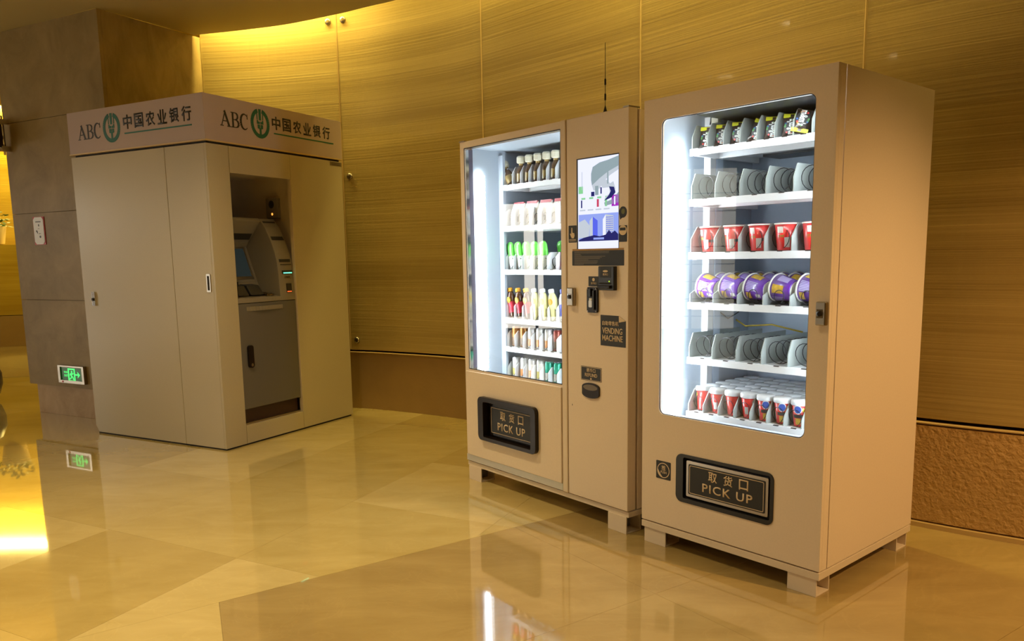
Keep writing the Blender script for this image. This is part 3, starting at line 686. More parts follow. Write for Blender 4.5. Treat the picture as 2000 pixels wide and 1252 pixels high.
# ---- right machine
RW, RD, RH = .8596, .7963, 1.94
RM = Matrix.Translation((1.1196, 2.8131, 0)) @ Matrix.Rotation(-.8576, 4, 'Z')
V = empty('vending_machine', (1.1196, 2.8131, 0), -.8576, 'cream vending machine of noodle cups and candy bags, with one tall round-cornered window', 'vending machine')
feet(V, RW, RD, .070)
MB().box(-RW, 0, 0, RD, .070, .099).build('base_tray', M['foot'], V, .001)
hollow(V, RW, RD, .1045, RH, .05, .060)
dn = MB(); dn.prism(rect(-RW, 0, .1045, RH), 0, .018, 'F', 0, [rrect(-.766, -.080, .603, 1.852, .028), rect(-.655, -.205, .245, .437)])
dn.box(-RW, -RW+.02, .018, .055, .1045, RH).box(-.02, 0, .018, .055, .1045, RH).box(-RW+.02, -.02, .018, .055, RH-.02, RH).box(-RW+.02, -.02, .018, .055, .1045, .125)
dn.build('door', M['paint'], V, .0015)
MB().prism(rrect(-.766, -.080, .603, 1.852, .028), .004, .0055, 'F', 0, [rrect(-.763, -.083, .606, 1.849, .026)]).build('window_seal', M['black'], V)
MB().prism(rrect(-.764, -.082, .605, 1.850, .026), .006, .010, 'F').build('window_pane', M['pane'], V)
MB().box(-.766, -.080, .020, .045, .570, .603).build('inner_sill', M['linerdark'], V)
ln = MB(); ln.box(-.815, -.81, .06, .76, .50, 1.915).box(-.05, -.045, .06, .76, .50, 1.915); ln.box(-.81, -.05, .06, .76, .50, .505)
ln.build('liner', M['liner'], V)
MB().box(-.66, -.07, .028, .044, 1.874, 1.886).build('led_tube', M['led'], V)  # unseen bar added behind the door top to light the candy bags
MB().box(-.81, -.05, .75, .76, .505, 1.91).build('back_liner', M['linerdark'], V)
MB().box(-.66, -.05, .10, .75, 1.865, 1.90).build('top_panel', M['black'], V); MB().box(-.66, -.05, .60, .745, 1.73, 1.865).build('upper_back_panel', M['black'], V)  # black panels at the top and upper back of the interior
post = MB(); post.box(-.81, -.775, .36, .40, .505, 1.90).build('rack_post', M['tray'], V)
ps_ = MB(); ps_.box(-.81, -.770, .402, .45, .505, 1.90).build('rack_strip', M['linerdark'], V)
MB().box(-.81, -.79, .150, .178, .555, 1.765).build('led_tube', M['led'], V); MB().box(-.062, -.05, .150, .178, .555, 1.86).build('led_tube', M['led'], V)  # right tube is unseen, carried higher to add light on the candy bags
RZ = [1.747, 1.531, 1.300, 1.079, .831, .583]
RX0, RY = -.782, .22
S = []
S.append(tray(V, RX0, -.055, RY, .70, RZ[0], 9, .080, (7,), .105, .032, .055, slope=.035))
S.append(tray(V, RX0, -.055, RY, .70, RZ[1], 6, .1225, range(6), .115, .048, .06, slope=.03))
S.append(tray(V, RX0, -.055, RY, .70, RZ[2], 6, .1225, range(6), .115, .046, .06))
S.append(tray(V, RX0, -.055, RY, .70, RZ[3], 6, .1225, range(6), .060, .030, .04, dm='div'))
S.append(tray(V, RX0, -.055, RY, .70, RZ[4], 6, .1225, range(6), .110, .048, .05, slope=.03))
S.append(tray(V, RX0, -.055, RY, .70, RZ[5], 9, .080, range(9), .100, .034, .035, slope=.05))
fl, pk = pickup(V, -.667, -.197, .234, .446, -.617, -.224, .263, .421, .004)
for k, chn in enumerate('取货口'): text('writing', chn, (-.503+k*.074, -.460+k*.074, .349, .393), 'F', .0020, M['ink'], fl, .014)
text('writing', 'PICK UP', (-.532, -.292, .300, .337), 'F', .0020, M['ink'], fl, .012, sp=1.15)
ps = MB().prism(rrect(-.777, -.697, .313, .394, .004), -.0012, 0, 'F').build('push_sticker', M['label'], V)
MB().prism(ell(-.737, .353, .034, .034, 36), -.0020, -.0012, 'F', 0, [ell(-.737, .353, .0305, .0305, 36)]).build('sticker_ring', M['ink'], ps)
MB().prism([(-.7685, .360), (-.765, .338), (-.752, .325), (-.738, .3195), (-.752, .334), (-.760, .345)], -.0021, -.0012, 'F').build('sticker_hand', M['ink'], ps)
text('writing', '推', (-.747, -.724, .352, .376), 'F', -.0012, M['ink'], ps, .004); text('writing', 'PUSH', (-.752, -.719, .339, .350), 'F', -.0012, M['ink'], ps, .01)
lockfit(V, -.042, -.004, 1.033, 1.119, 0)
MB().box(-.78, -.05, .203, .215, .506, .556).build('void_shade_bar', M['black'], V)  # black bar standing in for the shaded void below the bottom tray
# connector lead dangling in the top compartment
MB().tube([(-.80, .42, 1.80), (-.78, .36, 1.87), (-.74, .31, 1.885), (-.70, .29, 1.872)], .004, 6).build('cable', M['wire'], V); MB().box(-.715, -.680, .275, .30, 1.855, 1.880).build('plug', mat('ivory_plug', (.5, .5, .42), .5), V, .002)
MB().tube([(-.79, .46, 1.03), (-.76, .5, .99), (-.72, .52, 1.02), (-.70, .53, 1.06)], .003, 5).build('cable', M['wire'], V)
MB().tube([(-.77, .58, .98), (-.73, .60, .95), (-.60, .62, .962), (-.45, .63, .935)], .004, 5).build('cable', mat('yellow_wire', (.6, .42, .03), .5), V)

# ---- middle machine
MW, MD, MH = 1.2898, .80, 1.9307
MM = Matrix.Translation((.5004, 3.5232, 0)) @ Matrix.Rotation(-.8957, 4, 'Z')
W = empty('vending_machine', (.5004, 3.5232, 0), -.8957, 'cream drinks vending machine with a screen panel beside a square-cornered window', 'vending machine')
feet(W, MW, MD, .083)
MB().box(-MW, 0, .01, MD, .083, .108).build('base_tray', M['foot'], W, .001)
hollow(W, MW, MD, .114, MH-.004, .05, .068)
ld = MB(); ld.prism(rect(-MW, -.444+.040, .114, MH), .006, .024, 'F', 0, [rect(-1.250, -.446, .660, 1.895), rect(-1.10, -.65, .28, .50)])
ld.box(-MW, -MW+.02, .024, .062, .114, MH).box(-MW+.02, -.404, .024, .062, MH-.02, MH)
ld.build('left_door', M['paint'], W, .0015)
MB().box(-.441, -.4045, -.004, .006, .114, MH).build('door_strip', M['paint_edge'], W, .004)
MB().prism(rect(-1.268, -.444, .156, .648), -.010, .006, 'F', 0, [rect(-1.10, -.65, .28, .50)]).build('lower_panel', M['paint'], W, .0025)
MB().box(-MW+.004, -.445, .0, .006, .116, .152).build('bottom_strip', M['alu'], W)
rd = MB().box(-.400, 0, 0, .055, .114, MH).build('right_door', M['paint'], W, .003)
MB().prism(rect(-1.250, -.446, .660, 1.895), .004, .0065, 'F', 0, [rect(-1.246, -.450, .664, 1.891)]).build('window_seal', M['black'], W)
MB().prism(rect(-1.247, -.449, .663, 1.892), .010, .014, 'F').build('window_pane', M['pane'], W)
MB().box(-1.250, -1.247, .014, .034, .66, 1.89).build('chrome_strip', M['chrome'], W); MB().box(-1.2505, -1.2475, .034, .062, .66, 1.89).build('dark_strip', mat('plum_grey_strip', (.08, .07, .10), .3), W)
ln = MB(); ln.box(-1.258, -1.25, .062, .74, .56, 1.90).box(-.44, -.43, .062, .74, .56, 1.90).box(-1.25, -.44, .062, .74, .56, .565).box(-1.25, -.44, .062, .74, 1.896, 1.905)
ln.build('liner', M['liner'], W)
MB().box(-1.25, -.44, .73, .74, .565, 1.895).build('back_liner', M['liner'], W)
MB().box(-1.25, -1.21, .245, .262, .565, 1.87).build('rack_post', M['liner'], W)
MB().box(-1.249, -1.238, .088, .112, .63, 1.765).build('led_tube', M['led2'], W); MB().box(-.452, -.44, .088, .112, .63, 1.765).build('led_tube', M['led2'], W)
dt = MB()  # glowing dots drawn in for the reflection of the LED strip
for k in range(38): z = 1.75-k*.0296; dt.box(-1.2495, -1.246, .138, .144, z-.004, z+.004)
dt.build('led_reflection_dots', M['led_dot'], W, kind='stuff')
MZ = [1.700, 1.468, 1.222, .940, .772, .590]
MX0, MY = -1.216, .25
for k, (z, dh, fh, cr) in enumerate([(MZ[0], .10, .06, .028), (MZ[1], .10, .08, .03), (MZ[2], .095, .07, .03), (MZ[3], .10, .07, .03), (MZ[4], .095, .07, .030), (MZ[5], .09, .06, .028)]):
    tray(W, MX0, -.445, MY, .68, z, 10, .0735, range(10), dh, cr, fh, dm='divw', slope=.03)
fl2, pk2 = pickup(W, -1.124, -.619, .272, .520, -1.062, -.672, .303, .482, .034)
for k, chn in enumerate('取货口'): text('writing', chn, (-.960+k*.078, -.914+k*.078, .400, .450), 'F', .0020, M['ink'], fl2, .014)
text('writing', 'PICK UP', (-.985, -.745, .340, .384), 'F', .0020, M['ink'], fl2, .012, sp=1.15)
# screen
sc = MB().prism(rect(-.331, -.057, 1.325, 1.742), -.0012, 0, 'F').build('screen_bezel', M['black'], W)
def pic(u, v): return (-.321+u*(.262), 1.327+v*(.410))
E = lambda n, c, s=1.0: emis('screen_'+n, c, s)
e_bg = E('white', (.78, .80, 1), 1.15); e_gr = E('grey', (.34, .44, .48), .9); e_lg = E('pale_grey', (.60, .66, .74), .95); e_dk = E('navy', (.03, .03, .18), .8)
e_bl = E('blue', (.12, .16, .95), .9); e_sky = E('sky', (.33, .42, .95), .95); e_g = E('green', (.30, .75, .35), .9); e_r = E('red', (.7, .08, .15), .9); e_p = E('purple', (.42, .03, .55), .9)
MB().prism([pic(*q) for q in rect(0, 1, 0, 1)], -.0018, -.0012, 'F').build('display', e_bg, sc)
def sp_(name, pts, m, lift=0): return MB().prism([pic(*q) for q in pts], -.0026-lift, -.0018, 'F').build(name, m, sc)
sp_('image_stair', [(.34, .83), (.38, .90), (.55, .94), (.75, .955), (1, .985), (1, .88), (.75, .83), (.55, .77), (.36, .70), (.34, .76)], e_gr)
sp_('image_stair', [(.36, .70), (.55, .77), (.75, .83), (1, .88), (1, .84), (.80, .79), (.62, .72), (.56, .66), (.40, .64)], e_lg)
sp_('image_stair', [(.56, .72), (.62, .66), (.78, .66), (.80, .60), (.66, .54), (.86, .56), (.93, .64), (.88, .72), (.80, .70), (.74, .74), (.62, .76)], e_lg, .0003)
sp_('image_stair_steps', [(.78, .67), (.90, .66), (.93, .60), (.84, .55), (.66, .52), (.78, .58), (.82, .62)], e_dk, .0005)
sp_('image_stair', [(.66, .50), (.86, .53), (1, .60), (1, .49), (.68, .465)], e_gr)
sp_('image_post', rect(.735, .765, .70, .85), e_gr, .0006); sp_('image_lamp_post', rect(.10, .115, .66, .86), e_lg); sp_('image_bush', rect(.02, .13, .62, .70), e_g)
sp_('image_people', rect(.34, .42, .58, .63), e_dk); sp_('image_people', rect(.44, .52, .59, .69), e_gr, .0004); sp_('image_people', rect(.57, .60, .60, .67), e_dk)
for k, (m_, w_) in enumerate(((e_dk, .030), (e_bg, .03), (e_r, .05), (e_g, .05))):
    u = .05+k*.2; sp_('image_item', rect(u+.03, u+.03+w_, .46, .545), m_); sp_('image_tag', rect(u+.04, u+.14, .552, .572), e_g); sp_('image_caption', rect(u, u+.14, .425, .44), e_lg)
sp_('image_item', rect(.84, 1, .455, .575), e_p); sp_('image_item', rect(.90, .93, .47, .56), e_bg, .0006)
sp_('image_sky', rect(.02, 1, .085, .385), e_sky); sp_('image_cloud', [(.02, .12), (.28, .13), (.30, .26), (.18, .33), (.02, .30)], e_lg, .0003)
sp_('image_tower', [(.30, .13), (.30, .31), (.38, .355), (.38, .13)], e_lg, .0006); sp_('image_tower', [(.38, .13), (.38, .355), (.50, .31), (.50, .13)], e_bl, .0006)
sp_('image_tower', [(.63, .13), (.63, .32), (.70, .372), (.70, .13)], e_bg, .0006); sp_('image_tower', [(.70, .13), (.70, .372), (.88, .355), (.88, .13)], e_lg, .0006)
wn = MB()
for r_ in range(9):
    for c_ in range(5): wn.prism([pic(*q) for q in rect(.715+c_*.033, .735+c_*.033, .15+r_*.023, .162+r_*.023)], -.0034, -.0024, 'F')
wn.build('image_windows', e_bl, sc, kind='stuff')
sp_('image_trees', [(.02, .085), (.02, .10), (.15, .125), (.30, .14), (.42, .15), (.55, .135), (.70, .15), (.78, .20), (.84, .165), (.92, .19), (1, .15), (1, .085)], e_dk, .0009)
sp_('image_forecourt', rect(.40, .66, .10, .122), e_sky, .0012)
# stickers and slots on the right door
def sticker(name, u0, u1, v0, v1, m='label', r=.003, V_=W): return MB().prism(rrect(u0, u1, v0, v1, r, 3), -.0012, 0, 'F').build(name, M[m], V_)
s1 = sticker('touch_sticker', -.389, -.333, 1.358, 1.438)
MB().prism([(-.368, 1.428), (-.362, 1.428), (-.361, 1.404), (-.349, 1.402), (-.346, 1.390), (-.352, 1.378), (-.366, 1.378), (-.378, 1.398), (-.374, 1.402), (-.369, 1.396)], -.002, -.0012, 'F').build('hand_symbol', M['ink'], s1)
for z in (1.372, 1.366): MB().box(-.384, -.338, -.0018, -.0012, z-.0012, z+.0012).build('small_print', M['ink'], s1)
s2 = sticker('instruction_sticker', -.364, -.025, 1.249, 1.318)
fine = random.Random(2); fp = MB()
for k in range(12): z = 1.313-k*.0053; fp.box(-.348, -.348+fine.uniform(.03, .24), -.0017, -.0012, z-.0009, z+.0007)
fp.build('small_print', mat('grey_print', (.30, .27, .22), .6), s2); MB().box(-.362, -.027, -.0016, -.0011, 1.3185, 1.327).build('orange_band', mat('amber_band', (.45, .25, .06), .5), s2)
rs = MB().prism(ell(-.033, 1.484, .0235, .0245, 28), -.0012, 0, 'F'); rs.prism([(-.054, 1.474), (-.050, 1.452), (-.034, 1.462)], -.0012, 0, 'F'); rso = rs.build('round_sticker', M['label'], W)
MB().prism(ell(-.031, 1.487, .011, .012, 20), -.0018, -.0012, 'F').build('sticker_centre', mat('olive_print', (.16, .17, .05), .5), rso)
s3 = sticker('square_sticker', -.057, -.008, 1.354, 1.426)
MB().prism(ell(-.0325, 1.405, .024, .022, 24), -.0018, -.0012, 'F').build('sticker_bulge', M['ink'], s3); MB().box(-.050, -.016, -.0024, -.0018, 1.404, 1.416).build('sticker_print', M['label'], s3)
lockfit(W, -.381, -.340, 1.057, 1.144, 0)
cs = sticker('coin_sticker', -.253, -.185, 1.153, 1.199); MB().prism(ell(-.219, 1.184, .008, .008, 18), -.002, -.0012, 'F').build('coin_symbol', M['ink'], cs); text('writing', '投币口', (-.236, -.202, 1.162, 1.172), 'F', -.0012, M['ink'], cs, .006)
cn = MB().prism(rrect(-.256, -.186, 1.030, 1.149, .010), -.010, 0, 'F').build('coin_acceptor', M['gloss'], W, .003)
MB().prism(rrect(-.238, -.222, 1.105, 1.143, .007), -.020, -.010, 'F').build('coin_slot', M['black'], cn, .002); MB().box(-.212, -.200, -.018, -.010, 1.045, 1.135).build('return_lever', M['black'], cn, .002)
MB().prism(rrect(-.240, -.218, 1.055, 1.088, .004), -.014, -.010, 'F').build('reject_button', M['steel'], cn); MB().box(-.238, -.220, -.0125, -.0100, 1.088, 1.098).build('lamp', M['white'], cn)
for x in (-.249, -.193):
    for z in (1.037, 1.142): MB().prism(ell(x, z, .0035, .0035, 10), -.0125, -.010, 'F').build('screw', M['chrome'], cn)
bn = MB().box(-.168, -.068, -.022, 0, 1.137, 1.246).build('note_acceptor', M['black'], W, .003)
MB().prism(rrect(-.155, -.086, 1.195, 1.241, .003), -.0228, -.022, 'F').build('note_sticker', M['label'], bn); MB().prism(ell(-.120, 1.224, .016, .005, 20), -.0236, -.0228, 'F').build('note_symbol', M['ink'], bn); text('writing', '纸币口', (-.136, -.104, 1.204, 1.215), 'F', -.0228, M['ink'], bn, .006)
MB().box(-.164, -.084, -.034, -.022, 1.145, 1.160).build('note_mouth', M['gloss'], bn, .003); MB().box(-.158, -.086, -.0235, -.022, 1.166, 1.172).build('note_slot', M['void'], bn); MB().prism(ell(-.096, 1.178, .003, .003, 10), -.0235, -.022, 'F').build('status_lamp', emis('lime_led', (.6, 1, .05), 1.2), bn)
vs = MB().prism([(-.173, .880), (-.013, .880), (-.013, 1.000), (-.055, 1.022), (-.173, 1.022)], -.0012, 0, 'F').build('machine_sticker', M['label'], W)
MB().prism([(-.055, 1.022), (-.055, .992), (-.013, 1.000)], -.002, -.0012, 'F').build('turned_corner', M['ink'], vs)
text('writing', '自助零售机', (-.161, -.058, .975, .996), 'F', -.0012, M['ink'], vs, .006); text('writing', 'VENDING', (-.161, -.034, .937, .965), 'F', -.0012, M['ink'], vs, .012); text('writing', 'MACHINE', (-.161, -.031, .903, .931), 'F', -.0012, M['ink'], vs, .012)
rf = sticker('refund_sticker', -.307, -.168, .703, .771)
text('writing', '退币口', (-.268, -.208, .744, .763), 'F', -.0012, M['ink'], rf, .008); text('writing', 'REFUND', (-.279, -.196, .722, .739), 'F', -.0012, M['ink'], rf, .012); MB().prism([(-.244, .713), (-.238, .719), (-.232, .713), (-.238, .707)], -.002, -.0012, 'F').build('arrow_symbol', M['ink'], rf)
MB().prism(rrect(-.305, -.170, .705, .769, .003), -.0016, -.0012, 'F', 0, [rrect(-.303, -.172, .707, .767, .003)]).build('sticker_border', M['ink'], rf)
cu_ = MB(); top = [(-.294, .676)]+[(-.236+.058*math.cos(R(a)), .676+.018*math.sin(R(a))) for a in range(165, 14, -15)]+[(-.178, .676)]
bot = [(-.236+.058*math.cos(R(a)), .640-.020*math.sin(R(a+0))) for a in range(0, 181, 15)]
cup_o = [(-.294, .640), (-.294, .674)]+[(-.236+.058*math.cos(R(a)), .674+.020*math.sin(R(a))) for a in range(170, 9, -16)]+[(-.178, .674), (-.178, .640)]+[(-.236+.058*math.cos(R(a)), .640-.020*math.sin(R(a))) for a in range(10, 171, 16)]
co = MB().prism(cup_o, -.008, 0, 'F').build('refund_cup', M['gloss'], W, .002)
MB().prism(ell(-.236, .672, .048, .014, 24), -.0085, -.008, 'F').build('cup_opening', mat('cup_inside', (.16, .13, .09), .4), co)
MB().box(-.372, -.369, -.0008, 0, .566, .574).build('scratch', M['signblack'], W)
MB().box(-.035, 0, .0, .07, MH, MH+.006).build('hinge_plate', M['steel'], W); MB().box(-MW, -MW+.05, .0, .07, MH, MH+.005).build('hinge_plate', M['steel'], W)
an = thing('antenna', MM, (-.163, .02, MH), 0, 'thin black whip antenna on top of the drinks vending machine', 'antenna')
MB().lathe([(.010, 0), (.007, .012), (.003, .024), (.0022, .03)], seg=14).build('base', M['black'], an)
MB().lathe([(.0016, .025), (.0014, .30)], seg=8).build('whip', M['black'], an)
for z0, z1 in ((.052, .082), (.118, .146)): MB().lathe([(.0035, z0), (.0045, z0+.004), (.0045, z1-.004), (.0035, z1)], seg=10).build('coil_sleeve', M['black'], an)

# ------------------------------------------------------------------ products
PR = {}
def prod_mats():
    PR['candy'] = mat('brown_wrapper', (.035, .018, .012), .3, coat=.3); PR['candyl'] = mat('light_print', (.85, .87, .85), .4)
    PR['yel'] = mat('lime_yellow_print', (.80, .85, .03), .4); PR['cupred'] = mat('red_cup', (.60, .02, .018), .3, coat=.4)
    PR['lid'] = mat('foil_lid', (.75, .70, .68), .3); PR['gold'] = mat('noodle_print', (.60, .38, .04), .45, noise=(90, .5)); PR['greenp'] = mat('herb_print', (.12, .25, .03), .45, noise=(70, .5))
    PR['purple'] = mat('purple_cup', (.13, .02, .36), .28, coat=.4, noise=(25, .35)); PR['rim'] = mat('white_paper', (.80, .80, .74), .45); PR['lilac'] = mat('lilac_print', (.45, .38, .70), .45)
    PR['bc'] = mat('barcode_white', (.72, .72, .70), .5); PR['blue'] = mat('blue_badge', (.02, .06, .30), .35); PR['wlid'] = mat('frosted_lid', (.86, .88, .90), .4)
    PR['cap_cream'] = mat('cream_cap', (.80, .76, .60), .35); PR['coffee'] = mat('coffee_gold', (.30, .20, .06), .25, coat=.4); PR['cofd'] = mat('dark_coffee', (.10, .05, .02), .25)
    PR['milk'] = mat('white_carton', (.85, .84, .82), .4); PR['pink'] = mat('rose_print', (.55, .12, .14), .4)  # the carton white also stands for the bright window reflected in the pane
    PR['pouch'] = mat('green_pouch', (.16, .72, .10), .3, coat=.4); PR['clearp'] = mat('clear_pouch', (.70, .78, .74), .2); PR['silver'] = mat('silver_foil', (.6, .6, .62), .25, .9)
    PR['orange'] = mat('orange_cap', (.75, .36, .02), .35); PR['tea'] = mat('iced_tea', (.09, .035, .015), .12, coat=.6); PR['redl'] = mat('red_sleeve', (.42, .03, .05), .3)
    PR['lemon'] = mat('lemon_drink', (.80, .78, .38), .25, coat=.4); PR['wcap'] = mat('white_cap', (.88, .88, .88), .35); PR['bluec'] = mat('blue_bottle', (.12, .13, .62), .25, coat=.5)
    PR['cand'] = mat('brown_can', (.42, .18, .05), .25, .5); PR['canr'] = mat('maroon_can', (.32, .07, .05), .25, .4); PR['canw'] = mat('white_can', (.82, .82, .82), .25, .2)
    PR['cany'] = mat('yellow_can', (.72, .62, .20), .25, .3); PR['cang'] = mat('teal_can', (.03, .38, .25), .25, .3); PR['cano'] = mat('orange_can', (.75, .30, .10), .25, .3)
prod_mats()
def place(o, Mx, x, y, z, rx=0, ry=0, rz=0):
    m = Mx @ Matrix.Translation((x, y, z)) @ Euler((rx, ry, rz)).to_matrix().to_4x4()
    o.location = m.translation; o.rotation_euler = m.to_euler(); return o
def family(builder, spots, Mx, cat, group):
    """spots: (x, y, z, rx, ry, rz, label)"""
    first = builder(); used = False
    for x, y, z, rx, ry, rz, lab in spots:
        o = first if not used else copy_tree(first); used = True
        place(o, Mx, x, y, z, rx, ry, rz); tag(o, lab, cat, group)
def ORD(k, n=9): return ['first', 'second', 'third', 'fourth', 'fifth', 'sixth', 'seventh', 'eighth', 'ninth', 'tenth'][k]

def candy_bag():
    e = empty('candy_bag', (0, 0, 0)); g = MB(); nx, nz = 8, 10; w_, h_, d_ = .066, .098, .012
    vs = []
    for s_ in (-1, 1):
        for j in range(nz+1):
            for i in range(nx+1):
                a = i/nx*2-1; b = j/nz*2-1; t = (1-abs(a)**2.5)*(1-abs(b)**3); vs.append((a*w_/2*(1-.05*(1-b*b)), s_*d_*t*1.0, h_/2+b*h_/2))
    fs = []
    q = (nx+1)*(nz+1)
    for s_ in (0, 1):
        for j in range(nz):
            for i in range(nx): k = s_*q+j*(nx+1)+i; fs.append((k, k+1, k+nx+2, k+nx+1))
    g.add(vs, fs, 0, True).build('wrapper', PR['candy'], e)
    MB().box(-.0325, .0325, -.0085, -.003, .078, .093).build('top_band', PR['yel'], e); MB().box(-.006, .008, -.0092, -.0085, .081, .091).build('band_mark', PR['candy'], e)
    MB().prism(ell(0, .040, .026, .030, 28), -.0135, -.006, 'F').build('dark_oval', M['black'], e)
    text('writing', "m&m's", (-.017, .014, .008, .070), 'F', -.0136, PR['candyl'], e, .04, rot=PI/2)
    rr = random.Random(1)
    for c_, m_ in (((.45, .2, .02), 'o'), ((.05, .25, .05), 'g'), ((.5, .03, .03), 'r'), ((.03, .1, .4), 'b')):
        d = MB()
        for _ in range(3): a = rr.uniform(0, 6.28); d.prism(ell(.022*math.cos(a), .040+.028*math.sin(a), .004, .004, 10), -.0142, -.009, 'F')
        d.build('sweets_print', mat('sweet_'+m_, c_, .35), e)
    return e
sp = []
for k in range(8):
    x = RX0+.006+(k+.5)*.080+.004
    w2 = ['front of the dangling plug', 'leftmost but one', '', 'tilted in its lane so its band is hidden', '', '', 'turned upside down with its yellow band at the bottom', 'last lane by the window edge'][k]
    lab = 'brown candy bag with yellow band, %s lane from the left on the top shelf' % ORD(k)
    if k == 3: lab = 'brown candy bag leaning over sideways in the fourth lane of the top shelf'
    if k == 6: lab = 'brown candy bag upside down, yellow band at bottom, seventh lane of top shelf'
    ry = {3: .35, 6: PI+.25}.get(k, .06); z = RZ[0]+.002+(.098 if k == 6 else 0)
    sp.append((x-(.012 if k == 6 else 0), RY+.045, z, R(-12) if k != 6 else R(12), ry, .38, lab))
family(candy_bag, sp, RM, 'candy bag', 'brown candy bags on the top shelf')

def noodle_cup():
    e = empty('noodle_cup', (0, 0, 0)); rb, rt, h = .036, .049, .108
    MB().lathe([(rb-.004, .004), (rb, 0), (rb+.0015, .004), (rt, h-.004)], seg=32).build('cup', PR['cupred'], e)
    MB().lathe([(rt+.001, h-.004), (rt+.003, h-.002), (rt+.003, h+.001), (rt, h+.002)], seg=32).build('rim', PR['rim'], e)
    MB().lathe([(rt+.001, h+.0015), (rt-.004, h+.003)], seg=32).build('lid', PR['cupred'], e)
    def patch(a0, a1, z0, z1, m, nm, off=.0006):
        g = MB(); vs = []
        for i in range(9):
            a = R(a0+(a1-a0)*i/8)
            for z in (z0, z1): r = rb+(rt-rb)*z/h+off; vs.append((r*math.cos(a), r*math.sin(a), z))
        g.add(vs, [(2*i, 2*i+2, 2*i+3, 2*i+1) for i in range(8)], 0, True).build(nm, m, e)
    patch(-130, -88, .006, .062, PR['greenp'], 'herb_picture'); patch(-88, -58, .012, .052, PR['bc'], 'barcode', .0009); patch(-55, 0, .018, .040, PR['gold'], 'noodle_picture'); patch(-56, 0, .040, .052, M['black'], 'dark_print', .0008); patch(-128, -95, .070, .095, PR['rim'], 'white_print')
    return e
sp = []
for k in range(6):
    x = RX0+.006+(k+.5)*.1225+.008
    for j in range(2):
        lab = 'red noodle cup in the %s lane of the third shelf, %s' % (ORD(k), 'at the front' if j == 0 else 'behind the front cup')
        sp.append((x, RY+.060+j*.105, RZ[2]+.004, 0, 0, k*.17-.25, lab))
family(noodle_cup, sp, RM, 'noodle cup', 'red noodle cups on the third shelf')

def purple_bowl():
    # axis along local z, to be laid on its side
    e = empty('noodle_bowl', (0, 0, 0)); rb, rt, h = .042, .056, .095
    MB().lathe([(rb-.006, .003), (rb, 0), (rb+.001, .004), (rt, h-.006)], seg=36).build('cup', PR['purple'], e)
    MB().lathe([(rt, h-.006), (rt+.004, h-.004), (rt+.004, h), (rt-.001, h+.002)], seg=36).build('rim', PR['rim'], e)
    MB().lathe([(rb-.008, -.0012), (rb-.003, -.0012), (rb-.003, .001)], seg=32).build('base_disc', PR['rim'], e)
    def patch(a0, a1, z0, z1, m, nm, off=.0007):
        g = MB(); vs = []
        for i in range(9):
            a = R(a0+(a1-a0)*i/8)
            for z in (z0, z1): r = rb+(rt-rb)*z/(h-.006)+off; vs.append((r*math.cos(a), r*math.sin(a), z))
        g.add(vs, [(2*i, 2*i+2, 2*i+3, 2*i+1) for i in range(8)], 0, True).build(nm, m, e)
    for q in range(7): patch(-105+q*7, -101+q*7, .030+.004*(q % 3), .082, PR['lilac'], 'small_print')
    patch(-140, -118, .012, .036, PR['bc'], 'barcode', .0010); patch(-150, -112, .058, .080, PR['gold'], 'noodle_picture'); patch(-40, 0, .030, .080, PR['gold'], 'noodle_picture'); patch(20, 60, .02, .07, PR['lilac'], 'white_print')
    return e
sp = []
rr = random.Random(11)
for k in range(6):
    x = RX0+.006+(k+.5)*.1225
    for j in range(4):
        lab = 'purple noodle bowl lying sideways, %s lane of the fourth shelf, %s' % (ORD(k), ['front', 'second row', 'third row', 'back row'][j])
        spn = [0, 0.1, 0, -1.1, 0, .3][k]+rr.uniform(-.15, .15)+j*.9
        # local z (axis) -> -x ; lay down with rotation about y by -90 deg
        m = Euler((0, R(-82), 0)).to_matrix() @ Euler((0, 0, spn)).to_matrix(); m = Euler((0, 0, R(-10))).to_matrix() @ m; ee = m.to_euler()
        sp.append((x+.050, RY+.072+j*.118, RZ[3]+.060, ee.x, ee.y, ee.z, lab))
family(purple_bowl, sp, RM, 'noodle bowl', 'purple noodle bowls on the fourth shelf')

def snack_cup():
    e = empty('snack_cup', (0, 0, 0)); rb, rt, h = .024, .036, .098
    MB().lathe([(rb-.003, .003), (rb, 0), (rb+.001, .004), (rt, h)], seg=28).build('cup', PR['cupred'], e)
    MB().lathe([(rt+.001, h-.010), (rt+.0035, h-.008), (rt+.0035, h+.006), (rt+.001, h+.012), (.004, h+.014)], seg=28).build('lid', PR['wlid'], e)
    def patch(a0, a1, z0, z1, m, nm, off=.0006, sh=0):
        g = MB(); vs = []
        for i in range(9):
            t = i/8; a = R(a0+(a1-a0)*t); q = (z1-z0)/2*(1-(2*t-1)**2)**.5 if sh else (z1-z0)/2
            for z in ((z0+z1)/2-q, (z0+z1)/2+q): r = rb+(rt-rb)*z/h+off; vs.append((r*math.cos(a), r*math.sin(a), z))
        g.add(vs, [(2*i, 2*i+2, 2*i+3, 2*i+1) for i in range(8)], 0, True).build(nm, m, e)
    patch(-90, -30, .052, .090, PR['bc'], 'badge_ring', .0006, 1); patch(-85, -35, .056, .086, PR['blue'], 'badge', .0011, 1); patch(-82, -38, .008, .034, PR['gold'], 'food_picture'); patch(-98, -24, .036, .050, M['black'], 'dark_print', .0007); patch(-26, -16, .062, .078, PR['yel'], 'yellow_flash')
    patch(-150, -118, .018, .050, PR['bc'], 'barcode')
    return e
sp = []
tw = [-1.9, .9, 2.6, .9, 0, -.1, -.35, .2, .1]
